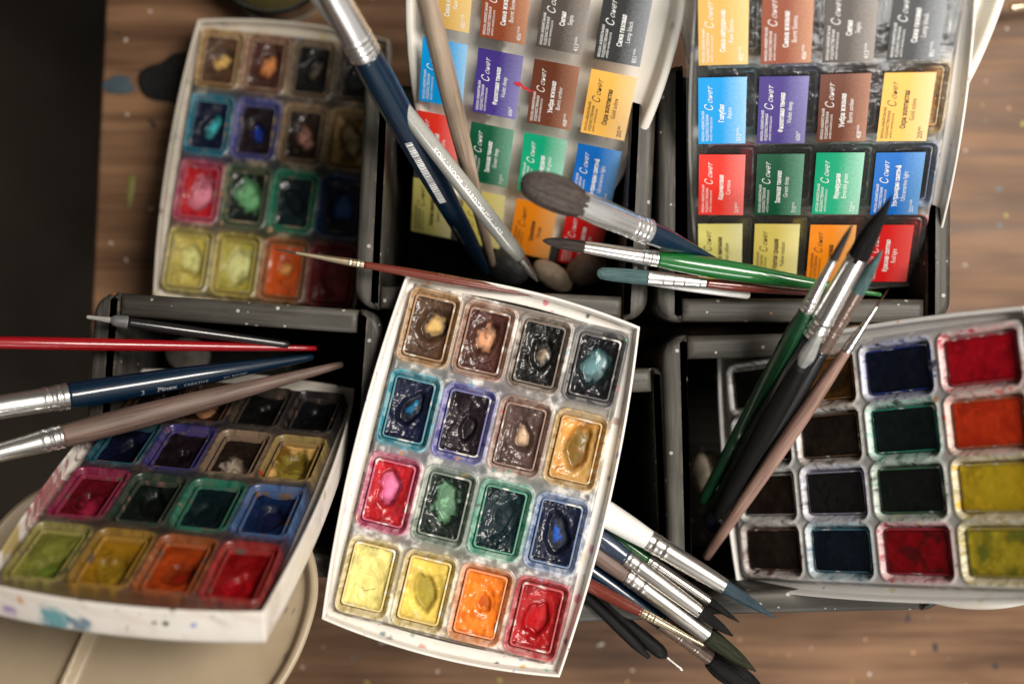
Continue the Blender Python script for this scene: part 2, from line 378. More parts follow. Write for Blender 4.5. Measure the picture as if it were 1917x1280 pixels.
def paint_box(label, pose, pans, pitch, cell, seed, holes=True, res=.0005, dirt=.5, white=WHITE, wet=True, half=(.0505, .0745), case=(.0535, .0785), bulge=.0045, group=None, rim_up=.0015, case_white=None, blots=(), specks=0):
    if case_white is None: case_white = white
    px_, py_, pz_, a, b, c = pose
    Mx = Matrix.Translation((px_, py_, pz_)) @ Matrix.Rotation(R_(a), 4, 'Z') @ Matrix.Rotation(R_(b), 4, 'X') @ Matrix.Rotation(R_(c), 4, 'Y') @ Matrix.Translation((0, 0, -TH))
    root = thing('paint_box', label, 'paint set', Mx, group)
    rnd = random.Random(seed); ncol, nrow = 4, 4
    px, py = pitch; cw, ch = cell
    allc = [p['rim'] for p in pans if p['rim'] is not None]
    # ---- tray height field
    hx, hy = half
    xs = np.arange(-hx - .0012, hx + .00121, res); ys = np.arange(-hy - .0012, hy + .00121, res)
    X, Y = np.meshgrid(xs, ys)
    Z = np.zeros_like(X); col = np.ones(X.shape + (3,)) * white
    n1 = fbm(X, Y, 90, seed + 1, 4); n2 = fbm(X, Y, 420, seed + 2, 4); n3 = fbm(X, Y, 1300, seed + 3, 3)
    col = mixc(col, white * [.72, .62, .45], sst(.45, .75, n1) * .35 * dirt)
    grey = np.zeros_like(X); acc = np.zeros_like(col); wsum = np.zeros_like(X) + 1e-6
    oh_x, oh_y = cw / 2 + .0022, ch / 2 + .0026
    # wash that ran between the wells
    for k, p in enumerate(pans):
        i, j = k % ncol, k // ncol; cx, cy = (i - 1.5) * px, (1.5 - j) * py
        d = sdrr(X - cx, Y - cy, oh_x, oh_y, .0042)
        if p['rim'] is not None:
            w = np.exp(-np.maximum(d, 0) / .0042); acc += w[..., None] * np.array(p['rim']); wsum += w
    wash = acc / wsum[..., None] * .50 + np.array([.012, .016, .022])
    near = sst(.0, .6, wsum)
    run = near * sst(.28, .52, n1 * .6 + n2 * .4)
    col = mixc(col, wash * .52 + white * .05, run * min(1, dirt * 1.35))
    for k, p in enumerate(pans):
        i, j = k % ncol, k // ncol; cx, cy = (i - 1.5) * px, (1.5 - j) * py
        U, V_ = X - cx, Y - cy
        d = sdrr(U, V_, oh_x, oh_y, .0042)
        bead = np.exp(-(d / .0007) ** 2) * .00075
        inner = sdrr(U, V_, cw / 2 + .0003, ch / 2 + .0003, .0016)
        drop = -.0030 * sst(.0, -.0021, d) - .0056 * sst(-.0001, -.0007, inner)
        Z += bead * (d > -.004) + drop
        if p['rim'] is not None:
            rc = np.array(p['rim'])
            band = sst(.0012, -.0004, d + (n2 - .5) * .0022)
            s = p.get('st', .85)
            br = sst(.30, .62, n2 * .7 + n3 * .3 + (n1 - .5) * .5 + .16 * s)
            col = mixc(col, rc * .86 + white * .05, band * s * (.55 + .45 * br))
            ln = np.exp(-((d + .0004) / .0006) ** 2) * sst(.42, .6, n1 * .5 + n2 * .5)
            col = mixc(col, rc * .35, ln * .75 * s)
            ln2 = np.exp(-((inner - .0004) / .0005) ** 2)
            col = mixc(col, rc * .22, ln2 * .65 * s)
            # worn bare bits of plastic
            bl_ = fbm(X + i * .01, Y, 520, seed + 50 + k, 4)
            col = mixc(col, rc * .45, band * sst(.54, .64, bl_) * .75)
            bare = band * sst(.52, .62, fbm(X + i * .01, Y + .3, 620, seed + 80 + k, 4)) * (1.05 - s) * 1.6
            bare = np.maximum(bare, np.exp(-((d + .0012) / .0007) ** 2) * sst(.48, .6, fbm(X, Y, 260, seed + 130 + k, 3)) * .75)
            col = mixc(col, white * .55 + rc * .5, np.clip(bare, 0, 1) * .85)
    jx = np.abs(((X / px) + 100.0) % 1.0 - 0.0); jx = np.minimum(jx, 1 - jx) * px; jy = np.abs(((Y / py) + 100.0) % 1.0); jy = np.minimum(jy, 1 - jy) * py
    jm = np.exp(-(jy / .0026) ** 2) * (np.exp(-(jx / .0035) ** 2) * .85 + .5) * near * (np.abs(Y) < 1.4 * py)
    col = mixc(col, col * [.42, .46, .50], np.clip(jm * (.55 + .9 * (n2 - .2)), 0, 1) * min(1, dirt * 1.3))
    splats(X, Y, col, rnd, int(90 * dirt) + 45, half, allc + [(.05, .05, .06), (.1, .05, .05)], .0002, .0013)
    for _q in range(specks):
        k = rnd.randrange(16); i, j = k % 4, k // 4; sd_ = rnd.randrange(4); u = rnd.uniform(-.5, .5)
        ex, ey = cw / 2 + rnd.uniform(.0008, .0034), ch / 2 + rnd.uniform(.0008, .0030)
        qx, qy = [(ex, u * ch), (-ex, u * ch), (u * cw, ey), (u * cw, -ey)][sd_]
        qx += (i - 1.5) * px; qy += (1.5 - j) * py; s_ = .0003 + .0008 * rnd.random() ** 2
        pc_ = np.array(pans[k]['c']) * 1.2 if rnd.random() < .6 else np.array(pans[k]['rim']) * .6
        el = rnd.choice([1, 1, 2.2]) if sd_ > 1 else rnd.choice([1, 1, .45])
        dd = np.hypot((X - qx) / max(el, 1), (Y - qy) * min(el, 1)) + (vnoise(X * 1300, Y * 1300, _q) - .5) * s_
        col = mixc(col, pc_, sst(s_ * 1.2, s_ * .7, dd) * rnd.uniform(.5, 1))
    e = sdrr(X, Y, hx, hy, .0042)
    Z -= .0045 * sst(-.0010, .0002, e)
    Z += np.exp(-((e + .0016) / .0007) ** 2) * .0003
    Z += TH
    link('tray', gridmesh('tray', X, Y, Z, col), M_TRAY, root)
    # ---- case
    P = np.array(rr_outline(case[0], case[1], bulge, 150)); n = len(P)
    ang = np.arctan2(P[:, 1] / case[1], P[:, 0] / case[0])
    def ring(off, z, dx=0):
        e_ = np.roll(P, -1, 0) - np.roll(P, 1, 0); e_ /= np.hypot(e_[:, 0], e_[:, 1])[:, None]
        nn = np.stack([e_[:, 1], -e_[:, 0]], 1); Q = P - nn * off
        return [(x, y, z) for x, y in Q]
    top = TH + rim_up
    rings = [ring(.0016, 0), ring(.0004, .0006), ring(0, .002), ring(0, .006), ring(0, .010), ring(0, top - .0005), ring(.0003, top), ring(.0009, top + .0001), ring(.0013, top - .0003), ring(.0016, TH - .001), ring(.0020, TH - .004), ring(.0045, TH - .0046), ring(.0064, TH - .0046), ring(.0068, TH - .0105), ring(.02, TH - .0105)]
    rings2 = []
    for q0, q1 in zip(rings[:-1], rings[1:]):
        q0, q1 = np.array(q0), np.array(q1); m_ = max(1, int(np.abs(q1 - q0).sum(1).max() / .0007)) if q0[0, 2] > .002 and len(rings2) < 60 else 1
        for kk in range(min(m_, 12)): rings2.append(q0 + (q1 - q0) * kk / min(m_, 12))
    rings2.append(np.array(rings[-1])); rings = [[tuple(v) for v in q] for q in rings2]
    V = np.array(rings).reshape(-1, 3)
    cc = np.ones((len(V), 3)) * case_white
    na = fbm(V[:, 0] + V[:, 2] * 2, V[:, 1] - V[:, 2], 150, seed + 9, 4)
    cc = mixc(cc, case_white * [.80, .66, .58], sst(.5, .72, na) * .30 * dirt)
    S1 = V[:, 0] + V[:, 2]; S2 = V[:, 1] - V[:, 2] * .7
    hi_ = np.nonzero(V[:, 2] > TH - .012)[0]
    for q in range(int(170 * dirt) + 20):
        vi = int(hi_[rnd.randrange(len(hi_))]); s_ = .0003 + .0014 * rnd.random() ** 3.2; cch = np.array(rnd.choice(allc + [(.03, .03, .05), (.03, .03, .04), (.45, .06, .10), (.5, .25, .08), (.08, .12, .42)]))
        dd = np.sqrt(((V - V[vi]) ** 2).sum(1)); dd = dd + (vnoise(S1 * 1400, S2 * 1400, q) - .5) * s_ * .7
        cc = mixc(cc, cch, sst(s_ * 1.3, s_ * .7, dd) * rnd.uniform(.5, 1))
    for q in range(int(8 * dirt) + 1):
        vi = rnd.randrange(len(V)); s_ = rnd.uniform(.004, .010); cch = np.array(rnd.choice(allc))
        dd = np.sqrt(((V - V[vi]) ** 2).sum(1)); cc = mixc(cc, cc * (cch * .6 + .4), sst(s_, 0, dd) * sst(.35, .65, fbm(S1, S2, 500, q + 5, 3)) * .8)
    for bx, by_, bz, br_, bc in blots:
        dd = np.sqrt((V[:, 0] - bx) ** 2 + (V[:, 1] - by_) ** 2 + ((V[:, 2] - bz) * 1.4) ** 2) + (fbm(S1, S2, 330, 77, 4) - .5) * br_ * 1.6
        cc = mixc(cc, bc, sst(br_, br_ * .55, dd) * .85)
    me = loops_mesh('case', rings, True, True, True)
    me.transform(Matrix.Identity(4)); setcol(me, cc)
    # subdivide once for splatter detail
    cs = link('case', me, M_CASE, root)
    # individual stains and drops on the case walls and rim
    return root, rnd, Mx

def ringrect(hx, hy, r, n=10):
    P = []
    for cx, cy, a in ((hx - r, hy - r, 0), (-hx + r, hy - r, 90), (-hx + r, -hy + r, 180), (hx - r, -hy + r, 270)):
        for k in range(n): t = R_(a + 90 * k / (n - 1)); P.append((cx + r * math.cos(t), cy + r * math.sin(t)))
    out = []
    for i in range(len(P)):
        a = P[i]; b = P[(i + 1) % len(P)]; d = math.dist(a, b); m = max(1, int(d / .0012))
        for k in range(m): out.append((a[0] + (b[0] - a[0]) * k / m, a[1] + (b[1] - a[1]) * k / m))
    return out

def fill_pans(root, pans, pitch, cell, seed, res=.0004, rough_amt=1.0, level=-.0024, white=WHITE):
    px, py = pitch; cw, ch = cell
    for k, p in enumerate(pans):
        rnd = random.Random(seed * 100 + k)
        i, j = k % 4, k // 4; cx, cy = (i - 1.5) * px, (1.5 - j) * py
        w = white; rim = np.array(p['rim'] if p['rim'] is not None else w * .9)
        # plastic pan
        R = []
        for off, z in ((-.0002, TH - .0078), (-.0001, TH - .0022), (.0001, TH - .0012), (.0005, TH - .00105), (.0008, TH - .0013), (.0010, TH - .0030), (.0012, TH - .0075)):
            q = ringrect(cw / 2 - off, ch / 2 - off, .0016 - min(off, .0008))
            R.append([(cx + x, cy + y, z) for x, y in q])
        n0 = len(R[0])
        R = [r[:n0] for r in R if len(r) >= n0] if all(len(r) >= n0 for r in R) else [[R0 for R0 in R[0]]]
        base = ringrect(cw / 2, ch / 2, .0016); n0 = len(base); R = []
        lw = .0006 if p.get('pcol') else 0
        for off, z in ((-.0002, TH - .0078), (-.0001, TH - .0022 - lw), (.0001, TH - .0012 - lw), (.0005, TH - .00105 - lw), (.0008, TH - .0013 - lw), (.0010, TH - .0030), (.0012, TH - .0075)):
            R.append([(cx + x * (1 - off / (cw / 2)), cy + y * (1 - off / (ch / 2)), z) for x, y in base])
        V = np.array(R).reshape(-1, 3)
        nn = fbm(V[:, 0], V[:, 1], 330, seed + k * 7, 3)
        s = p.get('st', .85)
        pst = p.get('pst', .9)
        cc = mixc(np.ones((len(V), 3)) * w * .9, rim * .55 + np.array(p['c']) * .35, sst(.62 - .36 * pst, .70 - .36 * pst, nn) * pst)
        me = loops_mesh('pan', R, True, False, True, cc)
        pan = link('pan', me, M_PAN, root, 'white plastic pan of ' + p['name'] + ' paint')
        # paint
        hx, hy = cw / 2 - .0009, ch / 2 - .0009
        xs = np.linspace(-hx, hx, int(2 * hx / res) + 1); ys = np.linspace(-hy, hy, int(2 * hy / res) + 1)
        U, V_ = np.meshgrid(xs, ys)
        sd = seed * 13 + k * 31
        f1 = fbm(U, V_, 170, sd, 4); f2 = fbm(U, V_, 520, sd + 5, 4); f3 = 1 - np.abs(2 * fbm(U, V_, 300, sd + 9, 3) - 1)
        A = rough_amt * p.get('rough', 1)
        edge_d = sdrr(U, V_, hx, hy, .0012)
        lumps = fbm(U, V_, 300, sd + 77, 2)
        calm = .12 + sst(.45, .68, fbm(U, V_, 120, sd + 91, 2)) * 1.3 + sst(-.0022, -.0004, edge_d) * .5
        Z = level + A * ((f1 - .5) * .0024 + (f2 - .5) * .00035 * calm + (f3 - .5) * .0004 * calm + np.maximum(lumps - .66, 0) * .0015)
        Z += sst(-.0016, 0, edge_d) * .0006 * A
        pc = np.array(p['c']) * (.62 if max(p['c']) < .15 else .8 if max(p['c']) < .55 else 1); col = np.ones(U.shape + (3,)) * pc
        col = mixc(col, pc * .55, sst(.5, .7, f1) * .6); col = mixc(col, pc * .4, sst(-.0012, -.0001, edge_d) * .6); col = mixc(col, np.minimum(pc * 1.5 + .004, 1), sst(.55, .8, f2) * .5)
        if p.get('c2') is not None: col = mixc(col, np.array(p['c2']), sst(.45, .62, fbm(U, V_, 130, sd + 21, 3)) * .9)
        f4 = 1 - np.abs(2 * fbm(U, V_, 650, sd + 61, 3) - 1)
        Z += A * (f4 - .6) * .00018 * calm * sst(.35, .65, fbm(U, V_, 140, sd + 63, 2))
        if p.get('crack'):
            cy_ = p['crack'] * mm + 25 * U ** 2 * 4 + (f2 - .5) * .0014
            cm = np.exp(-((V_ - cy_) / .00022) ** 2) * sst(.0055, .0035, np.abs(U)); Z -= cm * .0008; Z += np.exp(-((V_ - cy_ - .0006) / .0005) ** 2) * sst(.0055, .0035, np.abs(U)) * .0004
            col = mixc(col, pc * .25, cm * .8)
        h = p.get('hole')
        if h is not None:
            ox, oy, rx, ry, depth = h[:5]; ox += rnd.uniform(-.0008, .0008); oy += rnd.uniform(-.0010, .0010)
            tilt_ = rnd.uniform(-.25, .25); U0 = U; U = U + (V_ - oy) * tilt_
            th_ = np.arctan2((V_ - oy) / ry, (U - ox) / rx); wob = .07 * np.sin(2 * th_ + sd) + .05 * np.sin(3 * th_ + sd * 2.1) + .04 * np.sin(5 * th_ + sd * .7) + (fbm(U, V_, 500, sd + 33, 3) - .5) * .16
            q = np.hypot((U - ox) / (rx * 1.2), (V_ - oy) / (ry * 1.12)) + wob
            Z = Z * 1.0 - depth * sst(1.0, .70, q) * (1 - .35 * sst(.7, .0, q) * (0 if h[5:] == (0,) else 1))
            Z -= .0013 * sst(1.9, .9, np.hypot((U - ox - .0006) / rx, (V_ - oy - .0008) / ry))
            Z += np.exp(-((q - 1.08) / .13) ** 2) * .00035
            sm = sst(1.02, .8, q)
            Z = Z * (1 - sm) + sm * (level - depth * sst(1.0, .70, q) + (Z - level + depth * sst(1.0, .70, q)) * .25)
            col = mixc(col, pc * .38, sst(1.15, .8, q) * .7 * min(1, depth / .003) ** 2)  # deep shade of the hollow painted into the cake colour
            hc = p.get('hc')
            if hc is not None:
                s_ = p.get('hs', .6)
                m_ = sst(s_ + .13, s_ - .09, q * .9 + (f2 - .5) * .6 + (f1 - .5) * .3) * .92
                patch = mixc(np.ones(U.shape + (3,)) * np.array(hc), np.array(hc) * .35 + pc * .25, sst(.44, .64, f1 + (f2 - .5) * .8) * .9)
                patch = mixc(patch, np.array(hc) * .3 + pc * .3, sst(s_ * .45, s_ * 1.1, q) * .8)  # patch edge darkened too, painted shade so the pit reads concave
                col = col * (1 - m_[..., None]) + patch * m_[..., None]
            U = U0
        X3 = U + cx; Y3 = V_ + cy
        Zt = np.maximum(Z, -.0072) + TH
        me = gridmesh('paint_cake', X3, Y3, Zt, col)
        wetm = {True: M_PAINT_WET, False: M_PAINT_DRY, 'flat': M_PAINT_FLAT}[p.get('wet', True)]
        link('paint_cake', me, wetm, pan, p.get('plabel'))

def P(name, c, rim, hole=None, hc=None, **k): return dict(name=name, c=c, rim=rim, hole=hole, hc=hc, **k)
mm = .001
def H(ox, oy, rx, ry, d): return (ox * mm, oy * mm, rx * mm, ry * mm, d * mm)
MAIN = [
 P('raw sienna', (.125, .062, .034), (.52, .29, .11), H(1, 1.5, 6, 8, 3.2), (.70, .45, .16), hs=.42, wet=True, rough=.7, crack=-9.5),
 P('burnt sienna', (.105, .036, .026), (.42, .22, .14), H(.5, 1, 4.6, 8.2, 3.2), (.75, .36, .19), hs=.62, rough=.8, crack=-10),
 P('sepia black', (.012, .011, .010), (.23, .17, .13), H(1, 1, 4.5, 7, 2.8), (.28, .20, .13), hs=.45, rough=1.2),
 P('lamp black', (.010, .010, .013), (.09, .09, .10), H(.5, .5, 5.5, 9, 3.4), (.12, .25, .27), hs=.68, st=1, rough=1.2),
 P('azure blue', (.008, .012, .045), (.05, .36, .46), H(1, 0, 4.6, 7.5, 3.6), (.01, .30, .62), hs=.28, st=1, rough=1.1),
 P('deep violet', (.022, .012, .018), (.17, .17, .50), H(1.5, -1, 3.3, 5.5, 2.8), None, st=.95, rough=1.3),
 P('burnt umber', (.125, .070, .058), (.36, .19, .14), H(1.2, .5, 4.2, 6, 2.8), (.66, .44, .28), hs=.5, rough=.9),
 P('gold ochre', (.58, .25, .045), (.62, .40, .13), H(.5, 1, 5.2, 9.5, 3.2), (.12, .09, .012), hs=.62, rough=.9, c2=(.50, .30, .10)),
 P('carmine', (.50, .012, .020), (.58, .08, .20), H(0, 2, 4.6, 7.5, 3.2), (.85, .22, .42), hs=.66, st=.9, rough=1),
 P('dark green', (.010, .018, .014), (.22, .30, .24), H(.5, 1, 5.4, 8.8, 3.4), (.26, .52, .31), hs=.80, rough=.9),
 P('emerald green', (.006, .024, .030), (.07, .42, .28), H(.5, 1, 4.5, 8, 1.3), None, st=.75, rough=1.3),
 P('ultramarine', (.010, .015, .045), (.20, .32, .58), H(1, 0, 5, 9, 3.3), (.02, .10, .50), hs=.32, st=.7, rough=1.2),
 P('lemon yellow', (.76, .64, .21), (.74, .58, .22), H(1.5, -3, 4.5, 7, .9), None, wet=False, rough=1.0, st=.65, crack=-6),
 P('medium yellow', (.76, .54, .10), (.74, .58, .22), H(1, 0, 4.4, 8.2, 2.6), (.36, .30, .03), hs=.7, wet=False, rough=.4, st=.7),
 P('orange', (.84, .19, .015), (.78, .32, .10), H(1, 1, 2.8, 4.4, 1.8), (.5, .08, .01), hs=.5, rough=.8, st=.85),
 P('red', (.42, .010, .012), (.58, .05, .065), H(.5, .5, 4.8, 8, 3.0), (.45, .002, .006), hs=.85, st=.98, rough=1),
]
PITCH = (.0254, .0377); CELL = (.0186, .0280)
def build_box(label, pose, pans, pitch=PITCH, cell=CELL, seed=1, res=.0005, marks=6, rough_amt=1., white=WHITE, level=-.0024, **k):
    r, rnd, Mx = paint_box(label, pose, pans, pitch, cell, seed, res=res, white=white, **k)
    fill_pans(r, pans, pitch, cell, seed, res=max(res, .0004) * 1.0, rough_amt=rough_amt, level=level, white=white)
    return r
build_box('white paint set lying uppermost in the middle, sharp and stained, all sixteen paints worn hollow', (-.0132, -.0572, .147, -13.4, -4.5, -1.8), MAIN, seed=11, res=.0004, dirt=.62, blots=[(-.016, .0800, TH - .004, .0013, (.04, .06, .45)), (.010, .0800, TH - .004, .0014, (.65, .12, .2)), (.030, .0785, TH - .004, .0013, (.02, .02, .03)), (-.036, -.0795, TH - .004, .0016, (.6, .42, .1)), (-.008, -.0815, TH - .004, .0022, (.62, .3, .25)), (.026, -.0805, TH - .004, .0013, (.02, .02, .02)), (.0555, -.022, TH - .004, .0025, (.55, .2, .25)), (.0562, .01, TH - .004, .0016, (.2, .25, .35)), (.054, -.045, TH - .004, .0022, (.5, .15, .25)), (-.0565, -.03, TH - .004, .0035, (.7, .5, .55))])

def variant(base, over, dark=1.0, rimmul=1.0, **common):
    out = []
    for k, p in enumerate(base):
        q = dict(p); q['c'] = tuple(np.array(q['c']) * dark); q['rim'] = tuple(np.array(q['rim']) * rimmul); q.update(common); q.update(over.get(k, {})); out.append(q)
    return out
TLp = variant(MAIN, {
 0: dict(hole=H(1, .5, 5.5, 7, 2.5), hc=(.80, .50, .16), hs=.52, rim=(.50, .32, .14)), 1: dict(hc=(.85, .32, .10), hs=.6, rim=(.40, .23, .15)),
 2: dict(hc=(.22, .19, .14), rim=(.30, .22, .15)), 3: dict(hc=(.05, .06, .065), rim=(.18, .15, .12)),
 4: dict(hc=(.06, .52, .58), hs=.55, rim=(.02, .28, .42)), 5: dict(hc=(.01, .06, .48), hs=.7, rim=(.10, .12, .42)),
 6: dict(hc=(.85, .42, .32), hs=.75, rim=(.42, .28, .17), c=(.04, .022, .015)), 7: dict(c=(.16, .09, .02), hc=(.6, .5, .26), hs=.62, rim=(.48, .32, .12)),
 8: dict(hc=(.80, .28, .38), hs=.85, hole=H(1, 0, 5.5, 9, 2.5), rim=(.60, .10, .20)), 9: dict(hc=(.22, .56, .26), hs=.85, hole=H(1, .5, 6, 8.5, 2.5), rim=(.10, .16, .10)),
 10: dict(rim=(.03, .40, .24), hole=H(.5, 1, 4, 7, 2.5)), 11: dict(hc=(.05, .16, .50), hs=.8, rim=(.03, .12, .32)),
 12: dict(c=(.52, .42, .09), rim=(.52, .44, .14), hole=H(1, 0, 5, 9, 2.2), hc=(.62, .62, .24), hs=.75), 13: dict(c=(.40, .34, .05), rim=(.50, .40, .10), hc=(.66, .66, .28), hs=.85, hole=H(1, 0, 5.5, 10, 2.4)),
 14: dict(c=(.60, .09, .01), rim=(.48, .18, .06), hc=(.85, .42, .12), hs=.8), 15: dict(c=(.34, .02, .035), rim=(.50, .06, .09), hc=(.70, .10, .13), hs=.95, hole=H(1, 0, 6, 10, 2.4)),
}, st=1.0, rough=.6)
CREAM = np.array([.42, .33, .22])
build_box('blurred grimy paint set lying deepest, flat on the brown table at upper left', (-.1272, .0945, .0412, -5.9, -10.4, .6), TLp, seed=23, dirt=1.0, white=CREAM, case_white=np.array([.55, .50, .42]), res=.0006, case=(.0525, .0775), half=(.0505, .0745))
BLp = variant(MAIN, {
 0: dict(c=(.03, .014, .008), rim=(.10, .05, .025)), 1: dict(c=(.06, .022, .01), rim=(.12, .06, .03)), 2: dict(rim=(.05, .04, .03), hc=None), 3: dict(rim=(.02, .02, .022), hc=None),
 4: dict(rim=(.02, .18, .26), hc=None), 5: dict(rim=(.07, .06, .30)), 6: dict(c=(.035, .020, .014), rim=(.40, .27, .17), hole=H(.5, -5, 5.5, 6, 3), hc=(.62, .5, .38), hs=.85),
 7: dict(c=(.30, .15, .02), rim=(.52, .36, .12), hole=H(.5, -1, 6, 10, 3.4), hc=(.36, .28, .04), hs=.9),
 8: dict(c=(.22, .006, .015), rim=(.48, .03, .12), hole=H(1, -4, 5.5, 8, 3.2), hc=(.42, .02, .06)), 9: dict(rim=(.03, .07, .045), hc=None),
 10: dict(rim=(.02, .26, .16), hole=H(0, 0, 5, 7, 2)), 11: dict(c=(.008, .03, .12), rim=(.10, .22, .50), hc=(.01, .012, .05), hs=.8),
 12: dict(c=(.36, .36, .06), rim=(.52, .44, .13), hole=H(2, -4, 5, 7, 2.4), hc=(.17, .26, .03)), 13: dict(c=(.55, .27, .015), rim=(.55, .30, .04), hole=H(1, -2, 6, 9, 3), hc=(.42, .26, .02)),
 14: dict(c=(.55, .07, .008), rim=(.55, .15, .04), hole=H(1, -1, 5.5, 7, 3), hc=(.25, .012, .004)), 15: dict(c=(.34, .004, .006), rim=(.52, .03, .03), hole=H(1, -4, 6, 9, 3), hc=(.55, .006, .012)),
}, st=1.0, wet=True)
for q in BLp:
    q['wet'] = 'flat'
    q['c'] = tuple(np.array(q['c']) * .50); q['rim'] = tuple(np.array(q['rim']) * .55); q['hc'] = None if q['hc'] is None else tuple(np.array(q['hc']) * .65)  # dimness of the propped set is put into its paint, rim and hollow colours
BROWN = np.array([.11, .07, .052])  # brown stained tray, colour darkened further to carry the set's shade
build_box('steeply propped paint set leaning out of the lower left box, brown with runny paint', (-.1361, -.0568, .1634, -11.3, -60.4, -7.1), BLp, seed=37, dirt=1.1, white=BROWN, case_white=np.array([.64, .595, .54]), blots=[(-.026, -.0825, .005, .0085, (.03, .22, .26)), (-.016, -.083, .004, .0055, (.02, .10, .16)), (-.043, -.080, .005, .0045, (.22, .12, .35)),  (-.055, -.02, TH, .02, (.25, .05, .06)), (-.055, .03, TH, .02, (.12, .10, .12)), (-.054, -.055, TH, .012, (.35, .25, .05))], res=.0006, rough_amt=.7, rim_up=.0012, level=-.0034)
TRp = variant(MAIN, {0: dict(rim=(.6, .42, .2)), 2: dict(rim=(.35, .28, .22)), 9: dict(rim=(.3, .4, .3)),  4: dict(hc=(.10, .42, .48), hs=.8), 8: dict(hc=(.7, .25, .3)), 15: dict(c=(.5, .012, .008))})
TRM = Matrix.Translation((.1307, .0855, .1511)) @ Matrix.Rotation(R_(8.), 4, 'Z') @ Matrix.Rotation(R_(39.6), 4, 'X') @ Matrix.Rotation(R_(-14.4), 4, 'Y')
ctr = TRM @ Vector((.0050, .0015, -.0042))
build_box('paint set in the right black box, lying under a clear film of colour name stickers', (ctr.x, ctr.y, ctr.z, 8., 39.6, -14.4), TRp, seed=41, dirt=.45, res=.0006)

K_ = (.010, .009, .008); WR = (.62, .60, .57)
def Q(name, c, rim=WR, **k):
    k.setdefault('st', .10); k.setdefault('rough', .22); k.setdefault('wet', 'flat'); k.setdefault('pst', 1.0); k.setdefault('pcol', 1); return P(name, c, rim, **k)
BRp = [
 Q('black', K_), Q('brown ochre', (.13, .055, .012), (.30, .15, .05), st=.5, hole=H(3, 0, 8, 6, 1.5), hc=(.02, .015, .01), hs=.6), Q('navy blue', (.006, .009, .022), (.03, .07, .40), st=.16), Q('crimson', (.36, .004, .012), (.55, .10, .12), st=.2),
 Q('dark brown', (.015, .011, .008)), Q('bistre brown', (.020, .014, .010), (.20, .12, .07), st=.16), Q('bottle green', (.006, .013, .014), (.05, .42, .30), st=.12), Q('vermilion', (.50, .035, .008), (.6, .2, .1), st=.25, c2=(.35, .02, .006)),
 Q('umber', (.022, .014, .010)), Q('violet black', (.011, .009, .011), (.45, .45, .62), st=.12), Q('green black', (.007, .010, .008), (.10, .25, .15), st=.16), Q('yellow', (.50, .33, .015), (.58, .46, .14), st=.4, c2=(.36, .25, .012)),
 Q('brown black', (.024, .017, .012), (.22, .10, .08), st=.12), Q('prussian blue', (.005, .012, .022), (.12, .32, .45), st=.2), Q('dark crimson', (.22, .003, .006), (.55, .06, .10), st=.165, c2=(.06, .004, .005)), Q('olive yellow', (.36, .28, .02), (.52, .42, .12), st=.4, c2=(.10, .11, .015)),
]
def rot_case(): pass
build_box('newer white paint set with wide flat pans, tilted in the lower right box', (.1536, -.052, .1577, 3.8, -6.6, -51.5), BRp, pitch=(.0377, .0254), cell=(.0300, .0190), seed=53, dirt=.34, specks=230, res=.0006,
          half=(.0765, .0525), case=(.0785, .0560), bulge=.003, white=np.array([.70, .69, .665]), level=-.0014, marks=3)

# ------------------------------------------------------------------ mixing lids
def lid(label, Mx, ax, by_lo, by_hi, seed=0, pw_hi=2.6, tint=(.80, .76, .68), depth=.007, divs=((-.2,), ())):
    nr, na = 60, 160
    rs = np.linspace(0, 1, nr) ** .8; th = np.linspace(0, 2 * np.pi, na, endpoint=False)
    Rr, T = np.meshgrid(rs, th, indexing='ij')
    c, s = np.cos(T), np.sin(T); by = np.where(s < 0, by_lo, by_hi); pw = np.where(s < 0, 2.0, pw_hi)
    rad = (np.abs(c) ** pw + np.abs(s) ** pw) ** (-1 / pw)
    X = Rr * rad * c * ax; Y = Rr * rad * s * by
    e = (1 - Rr) * ax
    Z = depth * sst(.0065, .0030, e) - .001 * sst(.0010, 0, e)
    for dx in divs[0]: Z = np.maximum(Z, depth * .75 * np.exp(-((X - dx * ax - .10 * Y) / .0022) ** 2))
    for dy in divs[1]: Z = np.maximum(Z, depth * .75 * np.exp(-((Y - dy) / .0022) ** 2))
    V = np.stack([X, Y, Z], -1).reshape(-1, 3); VB = V.copy(); VB[:, 2] -= .0014; VB[:, :2] *= .995
    col = np.ones((len(V), 3)) * np.array(tint)
    n1 = fbm(V[:, 0], V[:, 1], 60, seed, 4); n2 = fbm(V[:, 0], V[:, 1], 500, seed + 4, 3)
    col = mixc(col, np.array(tint) * [.8, .75, .68], sst(.5, .7, n1) * .4)
    splats(V[:, 0], V[:, 1], col, random.Random(seed), 60, (ax, by_lo), [(.05, .05, .06), (.12, .12, .13), (.4, .1, .1)], .0002, .0009)
    F = []
    idx = lambda i, j: i * na + j % na
    for i in range(nr - 1):
        for j in range(na): F.append((idx(i, j), idx(i + 1, j), idx(i + 1, j + 1), idx(i, j + 1)))
    off = len(V)
    F += [tuple(off + q for q in reversed(f)) for f in F]
    for j in range(na): F.append((idx(nr - 1, j), off + idx(nr - 1, j), off + idx(nr - 1, j + 1), idx(nr - 1, j + 1)))
    me = mesh('mixing_lid', np.concatenate([V, VB]), F, True, np.concatenate([col, col]))
    o = link('mixing_lid', me, M_CASE); o.matrix_world = Mx
    return tag(o, label, 'palette lid')
def pose(x, y, z, a, b, c): return Matrix.Translation((x, y, z)) @ Matrix.Rotation(R_(a), 4, 'Z') @ Matrix.Rotation(R_(b), 4, 'X') @ Matrix.Rotation(R_(c), 4, 'Y')
TMM = pose(.0039, .1002, .125, -8.3, 41.9, -5.8)
